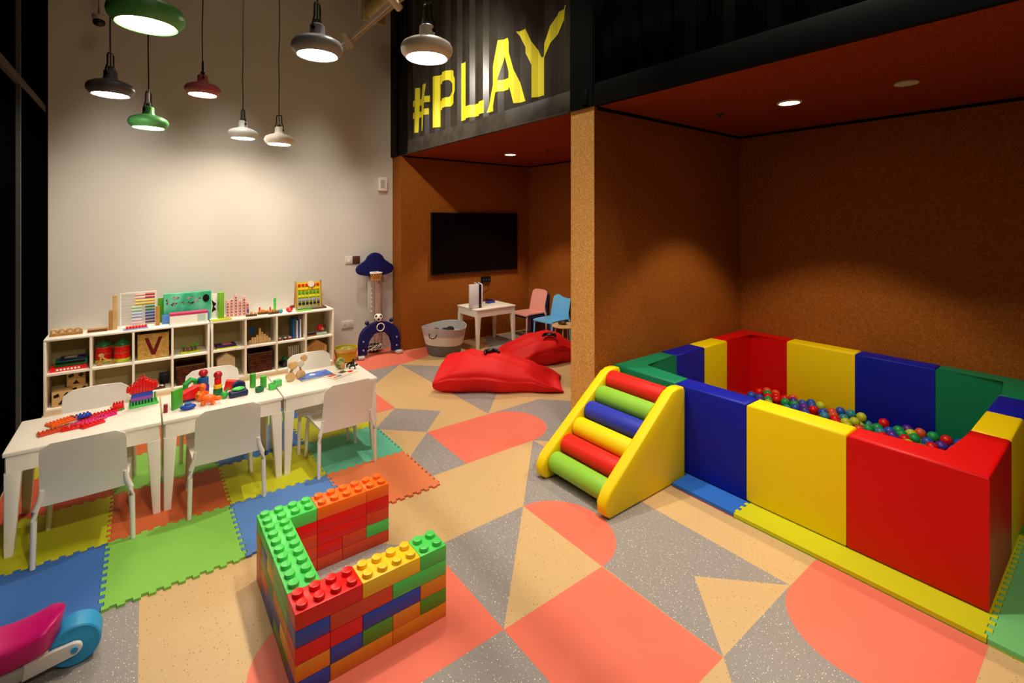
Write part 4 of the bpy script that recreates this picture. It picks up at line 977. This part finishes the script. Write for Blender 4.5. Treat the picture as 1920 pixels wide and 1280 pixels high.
chunky('toy_leaf', 'small green leaf shaped toy between the orange animal and the navy boat', .395, 3.43, 0, [('leaf', P_grn, lambda b: b.sph((0, 0, .022), .022, (1.0, .8, 1), 12)), ('stem', P_olive, lambda b: b.tube([(.0, 0, .03), (.025, 0, .06)], .006, 8))])
chunky('toy_boat', 'navy blue toy boat with a green top on the right of the pile', .470, 3.425, 0, [('hull', P_navy, lambda b: b.b2((-.052, -.026, 0), (.052, .026, .036), bev=.010, seg=3)), ('top', P_lgrn, lambda b: b.sph((0, 0, .046), .034, (1.1, .75, .32), 16)), ('canopy', P_dgrn, lambda b: b.cyl((0, 0, .0385), .018, .006, n=14))], .1)
chunky('toy_arch', 'dark blue arched toy block behind the navy boat', .485, 3.52, 0, [('arch', P_navy, lambda b: b.prism([(-.04, 0), (.04, 0), (.034, .055), (.0, .07), (-.034, .05)], -.022, .022, M=RX, bev=.005))], 0)
chunky('toy_cylinder', 'tall green toy cylinder, left one of the standing pair', .570, 3.545, 0, [('cylinder', plas('leaf', '46B030'), lambda b: b.cyl((0, 0, .045), .018, .089, n=22, bev=.003))])
chunky('toy_cylinder', 'green toy cylinder, right one of the standing pair', .625, 3.50, 0, [('cylinder', plas('leaf', '46B030'), lambda b: b.cyl((0, 0, .038), .019, .075, n=22, bev=.003))])
chunky('toy_ring', 'small dark green toy ring lying right of the navy boat', .590, 3.43, 0, [('ring', P_dgrn, lambda b: b.lathe([(.012, .002), (.024, .002), (.026, .015), (.024, .030), (.012, .030), (.011, .015)], 22, cap=False))])
chunky('toy_cup', 'light green toy cup lying at the right end of the pile', .665, 3.43, 0, [('cup', P_lgrn, lambda b: b.lathe([(.016, .001), (.022, .001), (.026, .034), (.022, .034), (.018, .006)], 22))])
chunky('toy_cube', 'pale green toy cube at the far right behind the light green cup', .705, 3.475, 0, [('cube', plas('pale_green', '5CC468'), lambda b: b.b2((-.022, -.020, 0), (.022, .020, .042), bev=.005))], .3)
# wooden robots
t = thing('wooden_figure', 'light wooden disc figure holding a paler round face, on the table centre', 'toy', (.830, 3.53, ZTB), .15)
for sx in (-.034, .034): MB().cyl((sx, 0, .030), .0295, .030, 'Y', 28, bev=.003).build('wheel', M_wood, t)
MB().cyl((-.018, .0, .105), .028, .028, 'Y', 28, bev=.003).build('head', M_wood, t)
MB().cyl((.034, .002, .108), .024, .022, 'Y', 28, bev=.003).build('pale_disc', mat('pale_disc', 'D8CDB8', .5, .3), t)
MB().cyl((.058, .002, .140), .022, .022, 'Y', 28, bev=.003).build('raised_disc', M_wood, t)
MB().tube([(-.034, 0, .058), (-.02, 0, .080)], .009, 8).build('neck', M_wood2, t)
MB().tube([(.034, 0, .058), (.030, 0, .088)], .007, 8).build('arm', M_wood2, t)
# books on right table
t = thing('picture_book', 'blue picture book lying on the table beside the open magazine', 'book', (.955, 3.535, ZTB), .10)
MB().b2((-.105, -.060, .002), (.105, .060, .009)).build('pages', M_paper, t)
MB().b2((-.108, -.063, .0092), (.108, .063, .0112)).build('cover', mat('cover_blue', '5A80D8', .4, .4, noise=[(22, .45, .6, '3A5CC0')]), t)
b = MB(); b.prism(arc(-.01, .012, .022, 0, 345, 18), .0113, .0118); b.build('cover_picture', mat('cover_white', 'D8E0E8', .5, .3), t)
b = MB(); [b.b2((-.09+.04*k, -.045, .0113), (-.062+.04*k, -.033, .0117)) for k in range(5)]; b.build('cover_shapes', P_teal, t)
t = thing('open_magazine', 'open cream magazine with coloured pictures near the table edge', 'magazine', (1.115, 3.465, ZTB), .42)
MB().b2((-.105, -.06, .0), (-.0005, .06, .005)).b2((.0005, -.06, 0), (.105, .06, .005)).build('pages', mat('page_cream', 'F0E0CC', .6, .3), t)
for k, (a, c, w, h, m) in enumerate([(-.06, .02, .03, .018, P_oran2), (-.04, -.03, .02, .012, P_teal), (.03, .015, .025, .02, P_brown), (.07, -.02, .02, .018, P_red), (.05, .04, .02, .008, P_grn), (-.08, -.035, .012, .01, P_org)]):
    MB().b2((a-w, c-h, .0051), (a+w, c+h, .0056)).build('picture', m, t)
t = thing('toy_turtle', 'round olive green toy with tan belly standing on the right table', 'toy', (1.155, 3.60, ZTB), .2)
MB().sph((0, 0, .042), .040, (1, .8, 1), 20).build('shell', mat('olive_plush', '6E7A38', .7, .2, noise=[(40, .45, .55, 'B0B070')]), t)
MB().sph((.004, -.030, .026), .020, (1, .5, 1.1), 14).build('belly', plas('belly_tan', 'D89A58'), t)
for k, (x, y, a, lb) in enumerate([(1.225, 3.605, .3, 'black toy animal nearest the green round toy'), (1.268, 3.635, 1.1, 'black toy animal farthest back near the table corner'), (1.225, 3.535, -.4, 'black toy animal nearest the magazine')]):
    toy('toy_animal', lb, 'toy', (min(x, 1.26), y, ZTB), [('body', M_blk_pl, lambda b: [b.tube([(-.022, 0, .020), (0, 0, .026), (.020, 0, .022)], .008, 8), b.sph((.028, 0, .030), .009, n=8)]), ('legs', M_blk_pl, lambda b: [b.tube([(sx, sy, .018), (sx*1.1, sy*1.3, .001)], .004, 6) for sx in (-.018, .016) for sy in (-.007, .007)])], a, 'black toy animals on the right table')
toy('toy_leaf', 'tiny green leaf toy behind the black toy animals', 'toy', (1.20, 3.665, ZTB), [('leaf', P_olive, lambda b: b.sph((0, 0, .006), .014, (1.4, .7, .4), 10))])

# ================================================================ TELEVISION ROOM
t = thing('television', 'large black flat television mounted on the cork wall', 'television', (3.60, YT, 1.305))
MB().b2((-.695, -.045, -.400), (.695, -.015, .405), bev=.004).build('casing', M_blk_pl, t)
MB().b2((-.683, -.0465, -.385), (.683, -.0453, .393)).build('screen', M_screen, t)
MB().b2((-.2, -.0148, -.15), (.2, 0, .15)).build('wall_mount', M_blk_pl, t)
t = thing('game_console', 'upright white game console with black middle on the small table', 'game console', (3.385, 5.13, .5076), -.35)
MB().b2((-.028, -.105, .006), (-.012, .105, .300), bev=.007).build('side_shell', mat('shell_white', 'DEDCE4', .4, .4), t)
MB().b2((.020, -.105, .006), (.036, .105, .300), bev=.007).build('side_shell', MATS['shell_white'], t)
MB().b2((-.0115, -.098, .002), (.0195, .098, .290), bev=.003).build('core', M_blk_pl, t)
MB().b2((-.0283, -.106, .150), (-.0278, .106, .155)).build('seam', M_blk_pl, t)
MB().b2((-.14, -.112, .006), (-.0285, -.09, .300), bev=.004).build('front_plate', MATS['shell_white'], t)
t = thing('wall_outlet_box', 'black outlet box on the cork wall between console and television', 'socket', (3.76, YT, .79))
MB().b2((-.075, -.03, -.04), (.075, 0, .04), bev=.004).build('housing', M_blk_pl, t)
for k in range(3): MB().cyl((-.045+.045*k, -.031, 0), .012, .004, 'Y', 14).build('outlet', M_rail, t)
tag(MB().tube([(3.76, 5.484, .75), (3.78, 5.46, .66), (3.62, 5.42, .60), (3.57, 5.32, .518), (3.50, 5.24, .514)], .004, 6).build('power_cable', M_blk_pl), 'thin black cable hanging from the outlet box to the console', 'cable')
t = thing('controller_box', 'blue game box with a dark controller charger on the small table', 'box', (3.67, 5.27, .5076), .2)
MB().b2((-.06, -.035, 0), (.06, .035, .035), bev=.004).build('box', plas('box_violet', '3A3AA8'), t)
MB().b2((-.05, -.03, .0352), (.02, .03, .048), bev=.004).build('charger', M_blk_pl, t)
# basket
t = thing('storage_basket', 'round soft basket with grey, white and dark bands by the television wall', 'basket', (2.895, 5.13, 0))
def band(z0, z1, m, nmx):
    def R_(z): return .185+.085*(z/.33)**.8
    b = MB(); n = 6
    prof = [(R_(z0+(z1-z0)*k/n), z0+(z1-z0)*k/n) for k in range(n+1)]
    prof += [(r_-.008, z_) for r_, z_ in reversed(prof)]
    b.lathe(prof+[prof[0]], 48, cap=False)
    for v in b.bm.verts:
        a = math.atan2(v.co.y, v.co.x); v.co.x *= 1+.02*math.sin(3*a+1)*v.co.z*3; v.co.z += .018*math.sin(2*a+.6)*(v.co.z/.33)
    bmesh.ops.remove_doubles(b.bm, verts=b.bm.verts, dist=1e-5)
    b.build(nmx, m, t)
band(.002, .130, M_bdark, 'dark_band'); band(.1305, .235, M_bwhite, 'white_band'); band(.2355, .335, M_bgrey, 'grey_band')
MB().cyl((0, 0, .010), .176, .014, n=40).build('bottom', M_bdark, t)
for s, a in ((1, 3.7), (-1, .5)):
    c_, s_ = math.cos(a), math.sin(a)
    MB().tube([(.27*c_-.05*s_, .27*s_+.05*c_, .29), (.285*c_-.04*s_, .285*s_+.04*c_, .25), (.29*c_, .29*s_, .235), (.285*c_+.04*s_, .285*s_-.04*c_, .25), (.27*c_+.05*s_, .27*s_-.05*c_, .29)], .006, 8).build('handle', M_blk_pl, t)
o = MB()
for k in range(10): o.sph((random.uniform(-.12, .12), random.uniform(-.12, .12), random.uniform(.23, .27)), .055, (1, .8, .7), 10)
tag(o.build('soft_toys', mat('toy_dark', '2A2630', .8, .2), loc=(2.895, 5.13, 0)), 'dark soft toys heaped inside the round banded basket', 'soft toys', kind='stuff')

# bean bags
def beanbag(name, label, loc, rz, L, D, Hh, m, seed):
    bm = bmesh.new(); bmesh.ops.create_cube(bm, size=2)
    bmesh.ops.subdivide_edges(bm, edges=bm.edges[:], cuts=15, use_grid_fill=True)
    rr = random.Random(seed)
    for v in bm.verts:
        x, y, z = v.co
        px, py = abs(x), abs(y)
        inset = 1-.17*abs(z)**3.5                      # widest at mid height, tucked under at the floor
        pinch = 1-.30*(px*py)**3-(.55*max(0, x)**5)    # corners and the far tip are flatter
        dome = (1-.22*py**2-.10*px**4) if z > 0 else 1
        taper = 1-.22*max(0, x)
        X = x*L/2*(1-.05*(1-py*py)*px**3)*(inset if px > .5 else 1-(1-inset)*px*2*.5); Y = y*D/2*taper*(1-.05*(1-px*px)*py**3)*inset
        hz = Hh*(.84-.20*x+.10*math.cos(x*2.4+.6))*pinch
        Z = .001+(.5+.5*z)*hz*(1+(dome-1)*(.5+.5*z))
        fold = .016*math.sin(7*x+4*y+seed)*math.sin(5*y-3*x+seed)+.007*math.sin(19*(x*.8+y*.35)+seed)*(.3+px**2)
        Z += fold*(.5+.5*z)
        if abs(z) < .99: Y += .014*math.sin(9*x+seed)*math.copysign(1, y)*(py > .99)
        v.co = (X, Y, max(.001, Z))
    me = bpy.data.meshes.new(name); bmesh.ops.recalc_face_normals(bm, faces=bm.faces); bm.to_mesh(me); bm.free(); me.materials.append(m)
    for p in me.polygons: p.use_smooth = True
    o = bpy.data.objects.new(name, me); COL.objects.link(o); o.location = loc; o.rotation_euler = (0, 0, rz)
    return tag(o, label, 'bean bag', 'red bean bags on the floor')
ang = math.atan2(-.643, .766)
bag_a = beanbag('bean_bag', 'red bean bag lying nearer, in front of the small television table', (2.79, 3.83, 0), ang, 1.22, .66, .30, M_fred, 1)
bag_b = beanbag('bean_bag', 'red bean bag behind the other, cut off by the cork partition end', (3.52, 4.25, 0), ang+.55+PI, .95, .62, .30, M_bred, 4)
def gamepad(label, loc, rz, tx=0):
    t = thing('game_controller', label, 'game controller', loc, rz, 'black game controllers lying on the bean bags')
    MB().sph((0, 0, .018), .05, (1.15, .62, .34), 16).build('body', M_blk_pl, t)
    for s in (-1, 1):
        MB().tube([(s*.045, 0, .018), (s*.066, -.030, .014), (s*.072, -.062, .008)], [.019, .016, .010], 10).build('grip', M_blk_pl, t)
        MB().cyl((s*.024, -.012, .036), .009, .012, n=12).build('thumbstick', M_rail, t)
def top_of(bag, x, y):
    M = Matrix.Translation(bag.location) @ Matrix.Rotation(bag.rotation_euler.z, 4, 'Z')
    return max((M @ v.co).z for v in bag.data.vertices if ((M @ v.co).xy-V((x, y))).length < .075)
gamepad('black game controller lying on the nearer bean bag', (2.74, 3.93, top_of(bag_a, 2.74, 3.93)-.002), ang+.4)
gamepad('black game controller lying on the rear bean bag', (3.66, 4.07, top_of(bag_b, 3.66, 4.07)-.002), ang-.2)

# ================================================================ BASKETBALL AND GOAL TOY
t = thing('basketball_stand', 'navy toy basketball stand with cloud board and arched goal beside the container corner', 'play stand', (2.225, 5.50, 0))
R1 = Matrix(((1, 0, 0, 0), (0, 0, -1, 0), (0, 1, 0, 0), (0, 0, 0, 1)))
def cloud():
    pts = arc(.0, 1.085, .125, 12, 168, 14, ry=.130)
    pts += arc(-.155, 1.015, .082, 100, 265, 12, ry=.068)
    pts += [(-.05, .925), (.05, .925)]
    pts += arc(.155, 1.015, .082, -85, 80, 12, ry=.068)
    return [(x+.02, z) for x, z in pts]
MB().prism(cloud(), -.20, -.17, M=R1, bev=.008).build('backboard', M_navyf, t)
MB().tube([(.0+.072*math.cos(a), .098+.055*math.sin(a), .975) for a in [2*PI*k/24 for k in range(24)]], .007, 8, closed=True).build('rim', M_white_pl, t)
MB().b2((-.05, .145, .965), (.05, .169, .985)).build('rim_bracket', M_white_pl, t)
b = MB()
for k in range(12):
    a = 2*PI*k/12; a2 = 2*PI*(k+1)/12
    b.tube([(.072*math.cos(a), .098+.055*math.sin(a), .970), (.060*math.cos(a2), .098+.045*math.sin(a2), .930), (.054*math.cos(a), .098+.040*math.sin(a), .880)], .0028, 5)
    b.tube([(.072*math.cos(a2), .098+.055*math.sin(a2), .970), (.060*math.cos(a), .098+.045*math.sin(a), .930), (.054*math.cos(a2), .098+.040*math.sin(a2), .880)], .0028, 5)
b.build('net', M_netor, t)
MB().b2((-.055, .205, .02), (.022, .245, .98), bev=.006).build('pole', M_lgrey, t)
MB().b2((.026, .21, .02), (.110, .24, .93), bev=.006).build('rear_pole', mat('pole_rose', 'C0A090', .5, .3), t)
b = MB(); [b.cyl((-.018, .2035, .50+.055*k), .012, .003, 'Y', 14) for k in range(6)]; b.build('height_holes', M_white_pl, t)
def arch_pts(w, h, zb, n=18):
    return [(-w, zb)]+[(-w*math.cos(PI*k/n), zb+(h-zb)*(.35+.65*math.sin(PI*k/n)**.75)) for k in range(n+1)]+[(w, zb)]
outer = arch_pts(.250, .405, .035); inner = arch_pts(.155, .285, .035)
MB().prism(outer+list(reversed(inner)), -.03, .035, M=R1, bev=.012).build('arch', M_navyf, t)
for s in (-1, 1):
    MB().box((s*.22, .0, .022), (.075, .17, .040), rz=s*.25, bev=.014, seg=3).build('foot', M_lgrey, t)
    MB().sph((s*.150, 0, .405), .026, (1, .8, 1), 14).build('ear', P_navy, t)
    for q, zz in enumerate((.10, .20)): MB().sph((s*.205, -.037, zz), .011, (1, .5, 1), 10).build('stud', plas('stud_blue', '9AA8E0'), t)
MB().tube([(.045*math.cos(a), -.040, .345+.045*math.sin(a)) for a in [2*PI*k/22 for k in range(22)]], .006, 8, closed=True).build('target_ring', M_white_pl, t)
b = MB()
for k in range(7):
    a = -.14+k*.045; b.tube([(a, .03, .27), (a*.9, .12, .03)], .0025, 5)
for k in range(5): b.tube([(-.15+.01*k, .04+.02*k, .25-.05*k), (.15-.01*k, .04+.02*k, .25-.05*k)], .0025, 5)
b.build('goal_net', M_paper, t)
t = thing('toy_football', 'white ball with black patches resting on top of the navy arch', 'ball', (2.215, 5.498, .4552))
MB().sph((0, 0, 0), .050, n=24).build('ball', M_white_pl, t)
b = MB()
for d in [(0, 0, 1), (.9, 0, .45), (-.75, -.45, .45), (.25, -.88, .40), (-.3, -.9, -.3), (.7, -.6, -.35), (-.9, .1, -.4), (.2, .85, .45)]:
    d = V(d).normalized(); q = d.to_track_quat('Z', 'Y').to_matrix().to_4x4()
    b.cyl((0, 0, .0485), .0155, .004, n=5, M=q)
b.build('patches', M_blk_pl, t)
b = MB(); rr = random.Random(2)
t = thing('toy_bag', 'black and white net bag of toys on the floor inside the navy arch', 'bag', (2.23, 5.69, 0))
MB().sph((0, 0, .055), .085, (1.25, .7, .62), 18).build('bag', M_blk_pl, t)
b = MB()
for k in range(12):
    a0 = rr.uniform(0, 6.28); pts = [(.108*math.cos(a0+q*.25)*(1-.03*q), .062*math.sin(a0+q*.25)*(1-.03*q), .03+.013*q) for q in range(6)]
    b.tube(pts, .004, 5)
b.build('netting', M_paper, t)
# yellow tub beside the shelf
t = thing('storage_tub', 'low yellow storage tub between the shelf end and the navy arch', 'tub', (1.835, 5.52, 0))
MB().lathe([(.085, .002), (.105, .010), (.125, .150), (.130, .152), (.130, .160), (.121, .160), (.105, .02), (.05, .014)], 36).build('tub', mat('tub_yellow', 'C8B82A', .5, .3), t)
MB().lathe([(.131, .120), (.1325, .125), (.131, .150), (.1295, .15), (.1295, .12)], 36, cap=False).build('band', M_wood, t)
tag(MB().sph((1.835, 5.52, .11), .10, (1, 1, .55), 16).build('cloth_bundle', mat('bundle', '8A7A40', .9, .1, noise=[(30, .4, .6, 'B0A060')])), 'crumpled tan cloth bundle lying in the yellow tub', 'cloth')

# ================================================================ RIDE-ON TOY
t = thing('ride_on_toy', 'magenta ride-on toy with a blue wheel at the lower left corner', 'ride-on toy', (-.195, 2.343, 0), 0)
wr, ww = .072, .088
b = MB()
prof = [(.018, -.5), (.032, -.48), (.034, -.5), (.050, -.50), (.054, -.48), (.066, -.5), (.071, -.46), (.072, -.38), (.072, .38), (.071, .46), (.066, .5), (.054, .48), (.050, .5), (.018, .5)]
b.lathe([(r_, z_*ww) for r_, z_ in prof], 56); b.bm.transform(Matrix.Translation((0, .03, wr+.0005)) @ Matrix.Rotation(PI/2, 4, 'X'))
b.build('wheel', plas('wheel_blue', '2AA2DE', .45), t)
for s in (-1, 1):
    y0, y1 = (.03-ww/2-.020, .03-ww/2-.003) if s < 0 else (.03+ww/2+.003, .03+ww/2+.020)
    pts = [(-.135, .030), (-.130, .082), (-.06, .092)]+arc(0, wr+.002, .021, 100, -80, 10)
    MB().prism(pts, y0, y1, M=RX, bev=.005).build('fork_arm', M_white_pl, t)
    MB().cyl((0, y0-.003 if s < 0 else y1+.003, wr+.002), .010, .008, 'Y', 18).build('axle_cap', P_sky, t)
b = MB(); n, m_ = 18, 24; rings = []
for i in range(n+1):
    u = i/n; x = -.050-.34*u
    e = min(1, u*9)**.5 if u < .11 else (1 if u < .88 else ((1-u)/.12)**.5*.999+.001)
    hw = .088*(.80+.20*e)*(.30+.70*e); zt = .200-.030*math.sin(PI*min(1, u*1.3))+.006*(1-u); zb = .090-.02*min(1, u*3)
    ring = []
    for k in range(m_):
        a = 2*PI*k/m_; cx, sz = math.cos(a), math.sin(a)
        X = math.copysign(abs(cx)**.45, cx)*hw; q = math.copysign(abs(sz)**.45, sz)*.5+.5
        Z = zb+(zt-zb)*q
        X *= .62+.38*q**.6
        ring.append(b.bm.verts.new((x+.020*q*(1-u), .03+X, Z)))
    rings.append(ring)
for a, c in zip(rings, rings[1:]):
    for k in range(m_): b.bm.faces.new((a[k], a[(k+1) % m_], c[(k+1) % m_], c[k]))
b.bm.faces.new(rings[0]); b.bm.faces.new(list(reversed(rings[-1])))
b.build('body', P_mag, t, ang=50)
MB().b2((-.36, -.03, .030), (-.115, .09, .075), bev=.010).build('chassis', M_lgrey, t)
for s in (-1, 1):
    MB().cyl((-.34, .03+s*.085, .0455), .045, .035, 'Y', 28, bev=.005).build('rear_wheel', MATS['plastic_wheel_blue'], t)
MB().cyl((-.34, .03, .0455), .010, .14, 'Y', 12).build('rear_axle', M_lgrey, t)
MB().sph((-.31, .03, .195), .045, (1.3, .9, .5), 16).build('saddle', plas('saddle_red', 'A81030'), t)

# ================================================================ PIECES OF PARTS
NEST = {'diffuser': ('lamp_shade', 'trim_ring', 'housing'), 'screen': ('casing', 'frame'), 'net': ('rim',), 'rim_bracket': ('rim',), 'stud': ('arch',), 'target_ring': ('arch',),
        'ear': ('arch',), 'height_holes': ('pole',), 'thumbstick': ('body',), 'outlet': ('housing', 'plate'), 'rocker': ('plate',), 'slot': ('rail',), 'patches': ('ball',),
        'netting': ('bag',), 'seam': ('side_shell',), 'cover_picture': ('cover',), 'cover_shapes': ('cover',), 'base_studs': ('base_plate',), 'saddle': ('body',), 'band': ('tub',)}
for o in list(bpy.data.objects):
    key = o.name.split('.')[0]
    if key in NEST and o.parent and not o.parent.parent and o.parent.type == 'EMPTY':
        for q in o.parent.children:
            if q is not o and q.name.split('.')[0] in NEST[key] and tuple(q.location) == (0, 0, 0) and tuple(q.rotation_euler) == (0, 0, 0) and not [c for c in o.children]:
                o.parent = q; break
    elif key == 'axle_cap' and o.parent:
        y = sum(v.co.y for v in o.data.vertices)/len(o.data.vertices)
        arms = [q for q in o.parent.children if q.name.startswith('fork_arm')]
        if arms: o.parent = min(arms, key=lambda q: abs(sum(v.co.y for v in q.data.vertices)/len(q.data.vertices)-y))
